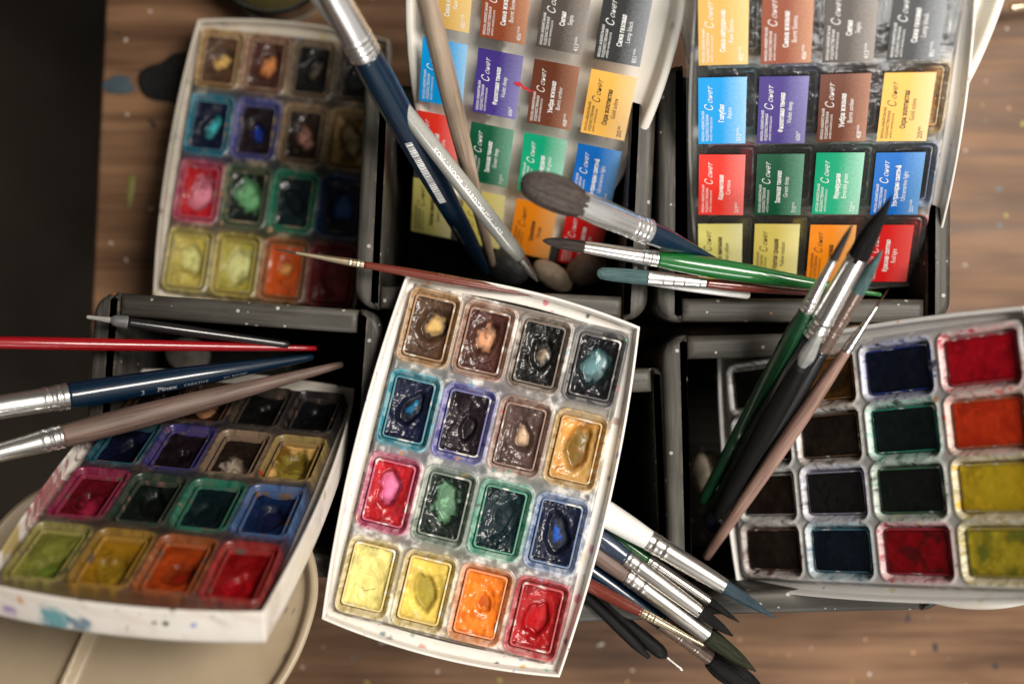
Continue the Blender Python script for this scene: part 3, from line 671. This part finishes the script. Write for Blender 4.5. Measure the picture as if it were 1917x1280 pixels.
lid('cream oval mixing lid under the milky sticker sheet in the left black box', TMM @ Matrix.Translation((.002, .060, -.0095)), .0605, .135, .045, 61)
lid('pale mixing lid behind the clear filmed paint set, its right edge showing', TRM @ Matrix.Translation((.0085, .088, -.030)), .0690, .135, .045, 62)
lid('large beige mixing lid at the bottom left corner below the propped paint set', pose(-.1600, -.108, .150, -10, -30, -4) @ Matrix.Rotation(math.pi, 4, 'Z') @ Matrix.Translation((0, 0, 0)), 0.076, .060, .078, 63, pw_hi=2.15, tint=(.36, .285, .19), divs=((.22,), ()))
lid('pale lid edge peeping out beneath the newer wide pan paint set', pose(.2050, -.055, .135, 3.8, -6.6, -48) @ Matrix.Rotation(math.pi / 2, 4, 'Z'), .064, .075, .05, 64)

# ------------------------------------------------------------------ label sheets
LAB = [
 ('Сиена натуральная', 'Raw Sienna', '405***', (.66, .40, .10), (.80, .60, .27), 1), ('Сиена жженая', 'Burnt Sienna', '406***', (.25, .055, .018), (.58, .30, .18), 1),
 ('Сепия', 'Sepia', '413***', (.075, .060, .052), (.36, .32, .29), 1), ('Сажа газовая', 'Lamp black', '801***', (.028, .029, .031), (.33, .35, .38), 1),
 ('Голубая', 'Azure', '513***', (.0, .31, .74), (.36, .63, .86), 1), ('Фиолетовая темная', 'Violet deep', '606*', (.05, .028, .21), (.28, .26, .52), 1),
 ('Умбра жженая', 'Burnt umber', '408***', (.13, .034, .014), (.44, .22, .14), 1), ('Охра золотистая', 'Gold ochre', '205**', (.86, .47, .09), (.86, .62, .34), 0),
 ('Карминовая', 'Carmine', '319**', (.80, .035, .02), (.84, .24, .22), 1), ('Зеленая темная', 'Green deep', '710**', (.004, .085, .038), (.18, .40, .28), 1),
 ('Изумрудная', 'Emerald green', '720**', (.0, .34, .17), (.38, .66, .52), 1), ('Ультрамарин светлый', 'Ultramarine light', '501***', (.0, .13, .50), (.18, .40, .72), 1),
 ('Желтая лимонная', 'Lemon yellow', '', (.68, .62, .18), (.80, .76, .44), 0), ('Желтая средняя', 'Yellow medium', '', (.70, .58, .14), (.80, .74, .36), 0),
 ('Оранжевая', 'Orange', '', (.88, .26, .01), (.86, .45, .16), 0), ('Красная светлая', 'Red light', '', (.66, .012, .012), (.74, .10, .09), 1)]
LNAMES = ['raw sienna', 'burnt sienna', 'sepia', 'lamp black', 'azure', 'deep violet', 'burnt umber', 'gold ochre', 'carmine', 'deep green', 'emerald green', 'light ultramarine', 'lemon yellow', 'medium yellow', 'orange', 'light red']
LM = [label_mat(LNAMES[i].replace(' ', '_'), l[3], l[4]) for i, l in enumerate(LAB)]
INKW = simple('white_ink', (.86, .86, .84), .5, bmp=0); INKB = simple('black_ink', (.05, .03, .02), .5, bmp=0)
def label_sheet(label, Mx, seed, bend=0.0, film=None, ext=(.0535, .0765)):
    root = thing('label_sheet', label, 'sticker sheet', Mx, 'plastic sheets with colour name stickers')
    rnd = random.Random(seed)
    hw, hh = ext
    xs = np.linspace(-hw, hw, 40); ys = np.linspace(-hh, hh, 60); X, Y = np.meshgrid(xs, ys)
    Z = (fbm(X, Y, 25, seed, 2) - .5) * .0008
    link('film', gridmesh('film', X, Y, Z), film or FILM, root)
    w, h = .0204, .0322
    for k, (ru, en, num, c0, c1, wt) in enumerate(LAB):
        i, j = k % 4, k // 4
        cx, cy = (i - 1.5) * PITCH[0] + rnd.uniform(-.0003, .0003), (1.5 - j) * PITCH[1] + rnd.uniform(-.0003, .0003)
        T = Matrix.Translation((cx, cy, .0009)) @ Matrix.Rotation(R_(rnd.uniform(-.8, .8)), 4, 'Z')
        V = [(sx * w / 2, sy * h / 2, z) for z in (0, .00012) for sx, sy in ((-1, -1), (1, -1), (1, 1), (-1, 1))]
        F = [(3, 2, 1, 0), (4, 5, 6, 7), (0, 1, 5, 4), (1, 2, 6, 5), (2, 3, 7, 6), (3, 0, 4, 7)]
        lb = link('sticker', mesh('sticker', V, F, False), LM[k], root, LNAMES[k] + ' colour name sticker'); lb.matrix_local = T
        TV, TF = [], []
        def put(s, x, y, size, bold=0, shear=0, sx=1.0, center=False):
            """text running up the sticker (+y), lines stacked towards +x"""
            v, f = text_geo(s, bold, shear)
            if not len(v): return
            L_ = v[:, 0].max() * size * sx; y0 = y - L_ / 2 if center else y
            b = len(TV)
            for q in v: TV.append((x - q[1] * size, y0 + q[0] * size * sx, .00022))
            TF.extend(tuple(b + a for a in fc) for fc in f)
        B = -h / 2
        put('КРАСКА АКВАРЕЛЬНАЯ', -w / 2 + .0026, B + .0014, .00165, .006, 0, .78)
        put('ХУДОЖЕСТВЕННАЯ', -w / 2 + .0044, B + .0014, .00165, .006, 0, .82)
        put("ARTISTS' WATERCOLOUR", -w / 2 + .0060, B + .0014, .0012, .004, 0, .86)
        put('С', -w / 2 + .0063, B + .0168, .0052, -.008, .35, .80)
        put('онет', -w / 2 + .0060, B + .0203, .0034, -.008, .45, 1.05)
        put(ru, -w / 2 + .0110, B + h * .47, .0030, .028, 0, .74 if len(ru) < 17 else .66, True)
        put(en, -w / 2 + .0142, B + h * .47, .0028, .0, 0, .80, True)
        if num: put(num, -w / 2 + .0184, B + .0014, .0029, 0, 0, .85)
        link('printed_text', mesh('printed_text', TV, TF, False), INKW if wt else INKB, lb)
    return root
label_sheet('clear film with bright colour name stickers covering the paint set at upper right', TRM, 5)
def splash(sheet, x, y):
    rn = random.Random(4); V = []; F = []
    for k in range(14):
        t = k / 13; cx = x + t * .0085; cy = y - t * .0032 + rn.uniform(-.0004, .0004); rr_ = .0010 * (1 - .6 * t) * rn.uniform(.5, 1.3); b = len(V)
        for i in range(8): V.append((cx + rr_ * 1.4 * math.cos(i * .785), cy + rr_ * math.sin(i * .785), .0013 + k * .00001))
        F.append(tuple(b + i for i in range(8)))
    link('paint_splash', mesh('paint_splash', V, F, False), simple('red_splash', (.55, .03, .04), .3, bmp=0), sheet, 'red splash across two stickers')
def milky():
    m, nt, b = newmat('milky_film'); out = nt.nodes['Material Output']
    b.inputs['Base Color'].default_value = (.74, .70, .64, 1); b.inputs['Roughness'].default_value = .3
    tr = N(nt, 'ShaderNodeBsdfTransparent'); mx = N(nt, 'ShaderNodeMixShader'); mx.inputs[0].default_value = .07
    L(nt, tr.outputs[0], mx.inputs[1]); L(nt, b.outputs[0], mx.inputs[2]); L(nt, mx.outputs[0], out.inputs[0]); return m
_tm = label_sheet('milky splashed plastic sheet of stickers lying on the cream oval lid at top centre', TMM, 6, film=milky(), ext=(.0488, .0735))

splash(_tm, -.0045, .0215)
# ------------------------------------------------------------------ brushes
def metal(name, col, rough): return simple(name, col, rough + .09, .94, nscale=500, var=.06, bmp=.00002, stretch=(1, 1, .05))
M_SILVER = metal('bright_ferrule', (.82, .81, .79), .16); M_DULL = metal('dull_nickel_ferrule', (.55, .53, .50), .26)
M_GOLD = metal('brass_ferrule', (.74, .62, .42), .22); M_BRONZE = simple('brown_plastic_ferrule', (.16, .11, .085), .22, .3, coat=.8)
def lacquer(name, col): return simple(name, col, .4, 0, coat=.8, nscale=900, var=.10, bmp=.00001, spec=.25)
M_BLUE = lacquer('navy_lacquer', (.001, .012, .030)); M_GREEN = lacquer('green_lacquer', (.006, .11, .018)); M_RED = lacquer('red_lacquer', (.27, .003, .007))
M_MAROON = lacquer('maroon_lacquer', (.13, .022, .012)); M_BLACK = lacquer('black_lacquer', (.009, .009, .010)); M_WHITE = lacquer('white_lacquer', (.74, .73, .70))
M_PEARL = lacquer('pearl_grey_lacquer', (.30, .30, .275)); M_STEEL = lacquer('slate_blue_lacquer', (.022, .034, .06)); M_INKY = lacquer('blue_black_lacquer', (.003, .005, .010)); M_MATTE = simple('matt_black_plastic', (.006, .006, .006), .55, spec=.15); M_DKGREEN = lacquer('dark_green_lacquer', (.004, .045, .015))
def rawwood(name, a, b_):
    m, nt, b = newmat(name); co = coords(nt, (700, 700, 22)); n = noise(nt, co, 1, 6, .65); n2 = noise(nt, coords(nt, (60, 60, 25)), 1, 3)
    ad = N(nt, 'ShaderNodeMath', operation='MULTIPLY_ADD'); ad.inputs[1].default_value = .6; L(nt, n.outputs[0], ad.inputs[0])
    m2 = N(nt, 'ShaderNodeMath', operation='MULTIPLY'); m2.inputs[1].default_value = .4; L(nt, n2.outputs[0], m2.inputs[0]); L(nt, m2.outputs[0], ad.inputs[2])
    r = ramp(nt, ad.outputs[0], [(.36, a), (.62, b_)]); L(nt, r.outputs[0], b.inputs['Base Color']); b.inputs['Roughness'].default_value = .55
    bump(nt, b, n.outputs[0], .0002); return m
M_WOOD = rawwood('bare_beech_handle', (.13, .088, .060), (.40, .31, .23)); M_WOOD2 = rawwood('walnut_stained_handle', (.060, .036, .028), (.20, .13, .105)); M_PINK = rawwood('worn_pink_brown_handle', (.13, .07, .055), (.36, .22, .17))
def hair(name, a, b_):
    m, nt, b = newmat(name); co = coords(nt, (2200, 2200, 40)); n = noise(nt, co, 1, 5, .7)
    r = ramp(nt, n.outputs[0], [(.38, a), (.60, b_)]); L(nt, r.outputs[0], b.inputs['Base Color']); b.inputs['Roughness'].default_value = .6
    b.inputs['Specular IOR Level'].default_value = .12; bump(nt, b, n.outputs[0], .0006); return m
M_HBLACK = hair('black_hair', (.004, .004, .005), (.014, .013, .012)); M_HGREY = hair('grey_brown_hair', (.030, .023, .021), (.095, .078, .070)); M_HTEAL = hair('teal_stained_hair', (.03, .06, .065), (.10, .17, .17))
M_HBROWN = hair('brown_hair', (.035, .018, .012), (.10, .055, .04)); M_HDGREY = hair('dark_grey_hair', (.018, .017, .018), (.055, .050, .05)); M_HLT = hair('pale_grey_hair', (.20, .20, .19), (.38, .37, .35))
M_HOLIVE = hair('olive_black_hair', (.012, .014, .008), (.035, .038, .02)); M_HBT = hair('blue_grey_hair', (.022, .034, .045), (.05, .08, .10))
M_RUBBER = simple('grey_rubber', (.11, .11, .11), .5); M_CLEAR = simple('milky_rubber', (.30, .30, .29), .3, spec=.7)

class Axis:
    def __init__(s, a, b, za, zb):
        s.A = at(*a, za); s.B = at(*b, zb); s.pa = np.array(a, float); s.pb = np.array(b, float); s.za, s.zb = za, zb
        s.L = (s.B - s.A).length; s.plen = np.linalg.norm(s.pb - s.pa)
        z = (s.B - s.A).normalized(); mid = (s.A + s.B) / 2; cam_dir = (Vector((0, 0, CAMZ)) - mid).normalized()
        x = (cam_dir - z * cam_dir.dot(z)).normalized(); y = z.cross(x)     # local +X looks at the camera side
        s.M = Matrix.Translation(s.A) @ Matrix((x, y, z)).transposed().to_4x4()
    def t(s, d):
        """distance along the stroke in photo pixels -> length in metres along the axis"""
        f = d / s.plen; da, db = CAMZ - s.za, CAMZ - s.zb
        return f * da / (db + f * (da - db)) * s.L
    def r(s, d, wpx):
        tt = s.t(d) / s.L; dd = (CAMZ - s.za) * (1 - tt) + (CAMZ - s.zb) * tt
        return wpx / 2 * dd / FPX
def lathe(name, prof, flat=1.0, seg=28, twist=None, jitter=0, seed=0):
    """prof: (z, r) list, local +Z is the axis; pointed or capped ends"""
    # resample smoothly
    rings = []
    rnd = random.Random(seed)
    ph = [rnd.random() * 6.28 for _ in range(4)]
    for z, r in prof:
        rr = max(r, 1e-5)
        ring = []
        for i in range(seg):
            a = 2 * math.pi * i / seg
            q = rr * (1 + (jitter * math.sin(5 * a + ph[0] + z * 60) + jitter * math.sin(9 * a + ph[1]) + jitter * 1.2 * math.sin(17 * a + ph[2] + z * 90)) * (1 if jitter else 0))
            ring.append((q * flat * math.cos(a), q * math.sin(a), z))
        rings.append(ring)
    return loops_mesh(name, rings)
def smooth_prof(ax, st, n=10):
    """st: (pixel distance, pixel width) stations -> smooth metre profile"""
    D = [s[0] for s in st]; Wd = [s[1] for s in st]; out = []
    for k in range(len(st) - 1):
        m0 = (Wd[k + 1] - Wd[k - 1]) / (D[k + 1] - D[k - 1]) if k > 0 else (Wd[1] - Wd[0]) / (D[1] - D[0])
        m1 = (Wd[k + 2] - Wd[k]) / (D[k + 2] - D[k]) if k < len(st) - 2 else (Wd[-1] - Wd[-2]) / (D[-1] - D[-2])
        h = D[k + 1] - D[k]
        for i in range(n):
            t = i / n; v = (2*t**3-3*t**2+1)*Wd[k] + (t**3-2*t**2+t)*h*m0 + (-2*t**3+3*t**2)*Wd[k+1] + (t**3-t**2)*h*m1
            d = D[k] + t * h; out.append((ax.t(d), ax.r(d, max(v, .4))))
    out.append((ax.t(D[-1]), ax.r(D[-1], Wd[-1]))); return out
def brush(label, a, b, za, zb, bristle=None, ferrule=None, handle=None, mats=(None, None, None), flat=(1, 1, 1), rings=(), group='loose paintbrushes', cat='paintbrush', name='paintbrush', texts=(), ringmat=None):
    ax = Axis(a, b, za, zb)
    root = thing(name, label, cat, ax.M, group)
    if bristle: link('bristles', lathe('bristles', smooth_prof(ax, bristle), flat[0], 56, jitter=.035, seed=len(label)), mats[0], root)
    fo = None
    if ferrule:
        pr = smooth_prof(ax, ferrule, 14)
        # crimped bands near the handle end
        zl = [(ax.t(d), ax.r(d, w)) for d, w in rings]
        dense = []
        for k in range(len(pr) - 1):
            for i in range(4):
                t = i / 4; dense.append((pr[k][0] * (1 - t) + pr[k + 1][0] * t, pr[k][1] * (1 - t) + pr[k + 1][1] * t))
        dense.append(pr[-1]); out = []
        for z, r in dense:
            for zc, wd in zl: r *= 1 + .04 * math.exp(-((z - zc) / (wd * .9)) ** 2) - .03 * math.exp(-((z - zc - wd * 1.9) / (wd * .7)) ** 2)
            out.append((z, r))
        out[0:0] = [(out[0][0] + .0002, out[0][1] * .86)]; out.append((out[-1][0] - .0001, out[-1][1] * .93))
        fo = link('ferrule', lathe('ferrule', out, flat[1], 40), mats[1], root)
    if handle:
        pr = smooth_prof(ax, handle); pr.append((pr[-1][0] + pr[-1][1] * .45, pr[-1][1] * .72)); pr.append((pr[-1][0] + pr[-1][1] * .35, pr[-1][1] * .15))
        ho = link('handle', lathe('handle', pr, flat[2], 36), mats[2], root)
        zs = [p[0] for p in pr]; rs = [p[1] for p in pr]
        for (s, d0, hpx, ang, mat, bold, sx, rev) in texts:
            V = []; F = []
            if s == '|bar|':
                rn = random.Random(3); d = 0; v_ = []
                while d < sx:
                    wbar = rn.choice([.8, 1.2, 1.8, 2.8]); v_.append((d, min(d + wbar, sx))); d += wbar + rn.choice([.9, 1.2, 1.8])
                z0 = ax.t(d0); size = ax.r(d0, 2); ppm = size
                for x0, x1 in v_:
                    b0 = len(V)
                    for xx, yy in ((x0, 0), (x1, 0), (x1, hpx * .5), (x0, hpx * .5), (x0, hpx), (x1, hpx)):
                        z = z0 + xx * ppm; r = np.interp(z, zs, rs) + .00006; an = R_(ang) - (yy * ppm) / r
                        V.append((r * math.cos(an), r * math.sin(an), z))
                    F += [(b0, b0 + 1, b0 + 2, b0 + 3), (b0 + 3, b0 + 2, b0 + 5, b0 + 4)]
            else:
                v, f = text_geo(s, bold, 0); size = ax.r(d0, hpx * 2) * 1.35; z0 = ax.t(d0)
                for q in v:
                    sg = -1 if rev else 1
                    z = z0 + sg * q[0] * size * sx; r = np.interp(z, zs, rs) + .00007
                    an = R_(ang) - sg * (q[1] - .35) * size / r
                    V.append((r * math.cos(an), r * math.sin(an), z))
                F = f
            link('printed_text', mesh('printed_text', V, F, False), mat, ho)
    return root
GOLDINK = simple('gold_ink', (.62, .46, .24), .35, .6, bmp=0); SILINK = simple('silver_ink', (.34, .35, .36), .4, .2, bmp=0); PALEINK = simple('pale_ink', (.9, .9, .88), .4, bmp=0)

# big navy brush, top
brush('thick navy brush with wide silver ferrule slanting down from the top edge, white bars printed', (588, -70), (912, 512), .225, .085,
      None, [(-40, 50), (40, 56), (150, 62), (196, 62)], [(196, 58), (260, 60), (360, 54), (480, 46), (600, 32), (664, 14)], (None, M_SILVER, M_BLUE), rings=((160, 7), (180, 6)),
      texts=(('|bar|', 366, 14, 38, PALEINK, 0, 170, 0), ('CREATIVE 1234', 548, 6, 40, SILINK, .0, 1.0, 0)))
brush('pearl grey handled brush with white capitals, crossing under the navy brush', (548, -60), (1006, 524), .205, .118,
      None, None, [(0, 22), (200, 26), (420, 32), (560, 33), (650, 31), (686, 27)], (None, None, M_PEARL),
      texts=(('KOH-I-NOOR  HARDTMUTH  1425', 424, 9, 0, PALEINK, .015, 1.2, 0),))
brush('short dark metal tip of the pearl grey handle near the pebbles', (967, 474), (1006, 526), .126, .116, None, [(0, 22), (6, 23), (10, 18), (22, 17), (40, 15), (56, 10)], [(56, 9), (65, 4)],
      (None, M_SILVER, M_SILVER), rings=((6, 3), (46, 4)), name='handle_tip', cat='brush tip', group=None)
brush('bare wooden brush handle standing in the left black box at top centre', (792, -30), (922, 498), .215, .085, None, None, [(0, 38), (120, 40), (250, 37), (380, 28), (480, 20), (540, 14)], (None, None, M_WOOD))
brush('thin maroon brush with needle point hairs and gold lettering above the middle paint set', (512, 466), (1030, 556), .152, .137,
      [(0, .6), (20, 4), (44, 7)], [(42, 7), (90, 10), (150, 15), (172, 15)], [(172, 13), (230, 16), (320, 17), (420, 14), (525, 8)], (M_HBROWN, M_GOLD, M_MAROON), rings=((145, 4), (160, 4)),
      texts=(('|bar|', 313, 10, -32, GOLDINK, 0, 110, 0),))
brush('fat mop brush with soft blunt grey hair and wide silver ferrule', (978, 338), (1345, 488), .205, .142,
      [(0, 8), (6, 34), (22, 54), (55, 66), (90, 62), (118, 50)], [(112, 50), (160, 52), (215, 48), (252, 50)], [(252, 44), (290, 40), (340, 24), (396, 7)], (M_HGREY, M_SILVER, M_BLUE), rings=((222, 6), (238, 6)))
brush('long green brush with rounded grey hair lying across both upper boxes', (1016, 450), (1650, 552), .158, .146,
      [(0, 3), (10, 12), (35, 20), (80, 22)], [(78, 22), (120, 26), (190, 30), (218, 31)], [(218, 30), (260, 36), (340, 38), (440, 30), (540, 18), (640, 8)], (M_HGREY, M_SILVER, M_GREEN), rings=((192, 6), (207, 5)))
brush('maroon brush with flat pale teal hair and wire bound ferrule beneath the green brush', (1118, 511), (1520, 548), .153, .140,
      [(0, 10), (8, 20), (50, 25), (96, 27)], [(94, 27), (130, 26), (170, 22), (204, 19)], [(204, 17), (250, 21), (310, 19), (404, 11)], (M_HTEAL, M_DULL, M_MAROON), flat=(.6, .8, 1), rings=((120, 5), (140, 5), (160, 5), (190, 5)),
      texts=(('|bar|', 318, 10, -30, GOLDINK, 0, 75, 0),))
brush('white tapered brush handle lowest in the bundle across the upper boxes', (1172, 524), (1400, 552), .146, .1375, None, None, [(0, 3), (30, 8), (120, 15), (229, 16)], (None, None, M_WHITE))
# right bundle
brush('green handled brush with slim brown hair, leftmost of the right hand bundle', (1597, 418), (1318, 935), .205, .100,
      [(0, 1), (16, 7), (50, 13), (80, 15)], [(76, 15), (110, 18), (165, 26), (184, 27)], [(184, 26), (240, 33), (350, 32), (587, 22)], (M_HDGREY, M_SILVER, M_DKGREEN), rings=((160, 5), (172, 4)))
brush('large round brush with big black pointed hair and thick chrome ferrule', (1670, 366), (1332, 975), .212, .100,
      [(0, 2), (30, 15), (80, 32), (136, 40)], [(130, 40), (180, 44), (260, 48), (298, 50)], [(298, 48), (380, 54), (520, 50), (696, 34)], (M_HBLACK, M_SILVER, M_INKY), rings=((262, 8), (282, 7)))
brush('black brush with grey green hair and brown wire ringed ferrule', (1652, 468), (1336, 985), .200, .098,
      [(0, 2), (25, 14), (60, 24), (96, 28)], [(90, 29), (130, 32), (180, 33), (216, 31)], [(216, 30), (300, 40), (450, 38), (606, 26)], (M_HTEAL, M_BRONZE, M_BLACK), rings=((112, 3), (134, 3), (152, 3), (176, 3)))
brush('fine liner brush with slender silver ferrule and worn pinkish wooden handle', (1664, 540), (1322, 1042), .190, .100,
      [(0, .6), (20, 3), (44, 6)], [(40, 6), (80, 11), (120, 19), (140, 20)], [(140, 18), (220, 27), (330, 31), (450, 27), (607, 16)], (M_HBROWN, M_SILVER, M_PINK), rings=((118, 4), (130, 4)))
brush('black colour shaper with a milky grey rubber wedge inside the right hand bundle', (1532, 628), (1345, 960), .192, .108,
      [(0, 10), (15, 20), (45, 28), (62, 18), (72, 12)], None, [(66, 28), (120, 38), (220, 38), (381, 28)], (M_CLEAR, None, M_MATTE), flat=(.5, 1, 1), name='colour_shaper', cat='modelling tool')
# lower middle bundle (tips point lower right)
def low(label, tip, end, za, zb, *a, **k): return brush(label, tip, end, za, zb, *a, group='brushes fanned out under the middle paint set', **k)
low('thick white brush with blue teal hair, uppermost of the lower fan', (1452, 1156), (1075, 925), .146, .135, [(0, 2), (30, 12), (70, 22), (118, 28)], [(112, 29), (160, 33), (235, 37), (278, 40)], [(278, 38), (320, 45), (380, 50), (442, 48)], (M_HBT, M_DULL, M_WHITE), rings=((240, 7), (262, 7)))
low('green brush with small black hair, second in the lower fan', (1384, 1164), (1080, 955), .136, .128, [(0, 2), (25, 10), (72, 18)], [(68, 18), (120, 19), (180, 21), (206, 22)], [(206, 21), (260, 27), (369, 26)], (M_HBLACK, M_DULL, M_GREEN), rings=((182, 5), (196, 5)))
low('slate blue brush with black hair and long silver ferrule in the lower fan', (1372, 1190), (1060, 960), .141, .131, [(0, 3), (30, 16), (80, 25)], [(76, 25), (140, 28), (215, 30), (246, 31)], [(246, 29), (300, 38), (388, 38)], (M_HBLACK, M_DULL, M_STEEL), rings=((218, 6), (236, 6)))
low('brown handled brush with chipped chrome ferrule and olive black hair', (1415, 1256), (1050, 985), .138, .130, [(0, 3), (40, 22), (112, 34)], [(106, 30), (180, 31), (260, 32), (300, 33)], [(300, 31), (350, 36), (454, 36)], (M_HOLIVE, M_DULL, M_WOOD2), rings=((262, 7), (284, 7)))
low('blue brush with black ringed ferrule and the widest black hair, bottom of the lower fan', (1440, 1310), (1060, 1035), .124, .128, [(0, 10), (50, 40), (110, 46), (135, 36)], [(128, 30), (170, 30), (215, 30), (250, 31)], [(250, 29), (330, 34), (469, 34)], (M_HBLACK, M_BRONZE, M_BLUE), rings=((132, 3), (168, 3), (205, 3)))
low('maroon brush with thin brass ferrule and worn off hair in the lower fan', (1322, 1210), (1060, 1072), .147, .133, [(0, 2), (8, 5), (12, 6)], [(6, 6), (60, 11), (110, 17), (136, 18)], [(136, 17), (180, 23), (296, 26)], (M_HBROWN, M_GOLD, M_MAROON), rings=((108, 4), (122, 4)))
low('black embossing stylus with thin metal point, lowest in the lower fan', (1278, 1254), (1070, 1082), .120, .122, [(0, 4), (6, 5), (10, 3), (42, 4)], None, [(38, 6), (48, 22), (66, 27), (120, 26), (270, 22)], (M_DULL, None, M_MATTE), name='stylus', cat='stylus tool')
low('plain black rod lying beside the embossing stylus', (1215, 1230), (1062, 1078), .124, .128, None, None, [(0, 8), (40, 20), (215, 20)], (None, None, M_MATTE), name='rod', cat='tool')
# left group
def left(label, tip, end, za, zb, *a, **k): return brush(label, tip, end, za, zb, *a, group='brushes lying over the lower left box', **k)
left('black rubber tipped shaper with pale nib above the red handle', (162, 593), (540, 645), .150, .118, [(0, 5), (3, 7), (22, 8), (46, 11)], [(44, 10), (52, 20), (74, 25), (78, 24)], [(76, 18), (160, 20), (280, 17), (380, 13)], (M_HLT, M_RUBBER, M_BLACK), name='colour_shaper', cat='modelling tool')
left('long glossy red brush handle entering from the left edge', (-60, 640), (592, 652), .172, .110, None, None, [(0, 22), (80, 24), (250, 24), (450, 18), (650, 9)], (None, None, M_RED))
left('navy brush with silver ferrule and white script, second up at the left edge', (-60, 772), (585, 668), .178, .108, None, [(0, 46), (90, 46), (150, 47), (190, 52)], [(190, 50), (250, 50), (400, 42), (520, 29), (652, 12)], (None, M_SILVER, M_BLUE), rings=((148, 8), (170, 7)),
     texts=(('3', 323, 12, 42, SILINK, .0, 1.0, 0), ('Pinax', 354, 10, 40, SILINK, .03, 1.25, 0), ('CREATIVE', 404, 6, 43, SILINK, 0, 1.3, 0), ('311  ROUND', 480, 5, 45, SILINK, 0, 1.2, 0)))
left('walnut coloured wooden brush with bright ferrule, lowest at the left edge', (-60, 862), (640, 682), .182, .112, None, [(0, 34), (90, 38), (150, 44), (183, 45)], [(183, 42), (240, 46), (330, 46), (480, 36), (600, 24), (722, 12)], (None, M_SILVER, M_WOOD2), rings=((148, 8), (168, 7)))
brush('brush lying at the far right top corner with only its ferrule end showing', (1893, 15), (1990, 4), .02, .02, None, [(0, 13), (10, 15), (24, 14)], [(24, 12), (97, 12)], (None, M_GOLD, M_BLACK), rings=((8, 4),))

# ------------------------------------------------------------------ pebbles
def pebble(label, px, py, z, sx, sy, sz, col, seed, rot=0):
    n, m = 20, 28; V = []
    for i in range(n + 1):
        th = math.pi * i / n
        for j in range(m):
            ph = 2 * math.pi * j / m
            r = 1 + .08 * math.sin(2 * ph + seed) * math.sin(th) + .06 * math.sin(3 * th + seed * 2) * math.cos(ph)
            V.append((sx * r * math.sin(th) * math.cos(ph), sy * r * math.sin(th) * math.sin(ph), sz * r * math.cos(th)))
    F = [(i * m + j, i * m + (j + 1) % m, (i + 1) * m + (j + 1) % m, (i + 1) * m + j) for i in range(n) for j in range(m)]
    o = link('pebble', mesh('pebble', V, F), simple('pebble_stone_%d' % seed, col, .6, nscale=160, var=.35, bmp=.0004))
    o.location = at(px, py, z); o.rotation_euler = (0, 0, R_(rot)); tag(o, label, 'pebble', 'pebbles lying in the boxes')
pebble('long tan pebble beside the metal handle tip', 1034, 516, .085, .0105, .0065, .006, (.30, .23, .16), 1, -38)
pebble('round brown pebble to the right of the tan one', 1098, 506, .085, .0100, .0090, .008, (.16, .12, .085), 2, 20)
pebble('black pebble under the ends of the crossed handles', 955, 500, .080, .0110, .0095, .008, (.016, .017, .018), 3, 10)
pebble('grey pebble behind the red handle in the lower left box', 352, 664, .085, .0115, .0085, .006, (.13, .115, .095), 4, 5)
pebble('cream pebble at the left wall of the lower right box', 1326, 893, .080, .0100, .0125, .008, (.48, .40, .30), 5, 15)

# ------------------------------------------------------------------ jar of rinse water at the top
jc = at(508, -92, .028); jr = .0338
jar = thing('glass_dish', 'low glass dish of murky olive rinse water cut by the top edge', 'dish', Matrix.Translation((jc.x, jc.y, 0)))
def glassm():
    m, nt, b = newmat('jar_glass'); b.inputs['Transmission Weight'].default_value = 1; b.inputs['Roughness'].default_value = .03; b.inputs['Base Color'].default_value = (.85, .9, .8, 1); return m
def rev(name, prof, mat, parent):
    return link(name, loops_mesh(name, [[(r * math.cos(2 * math.pi * i / 64), r * math.sin(2 * math.pi * i / 64), z) for i in range(64)] for r, z in prof]), mat, parent)
rev('glass', [(jr * .9, .0005), (jr * .98, .004), (jr, .024), (jr * 1.02, .0270), (jr * .99, .028), (jr * .94, .027), (jr * .93, .024), (jr * .90, .006), (.001, .005)], glassm(), jar)
rev('rinse_water', [(jr * .89, .0065), (jr * .92, .020), (.001, .0202)], simple('murky_water', (.075, .060, .022), .12), jar)
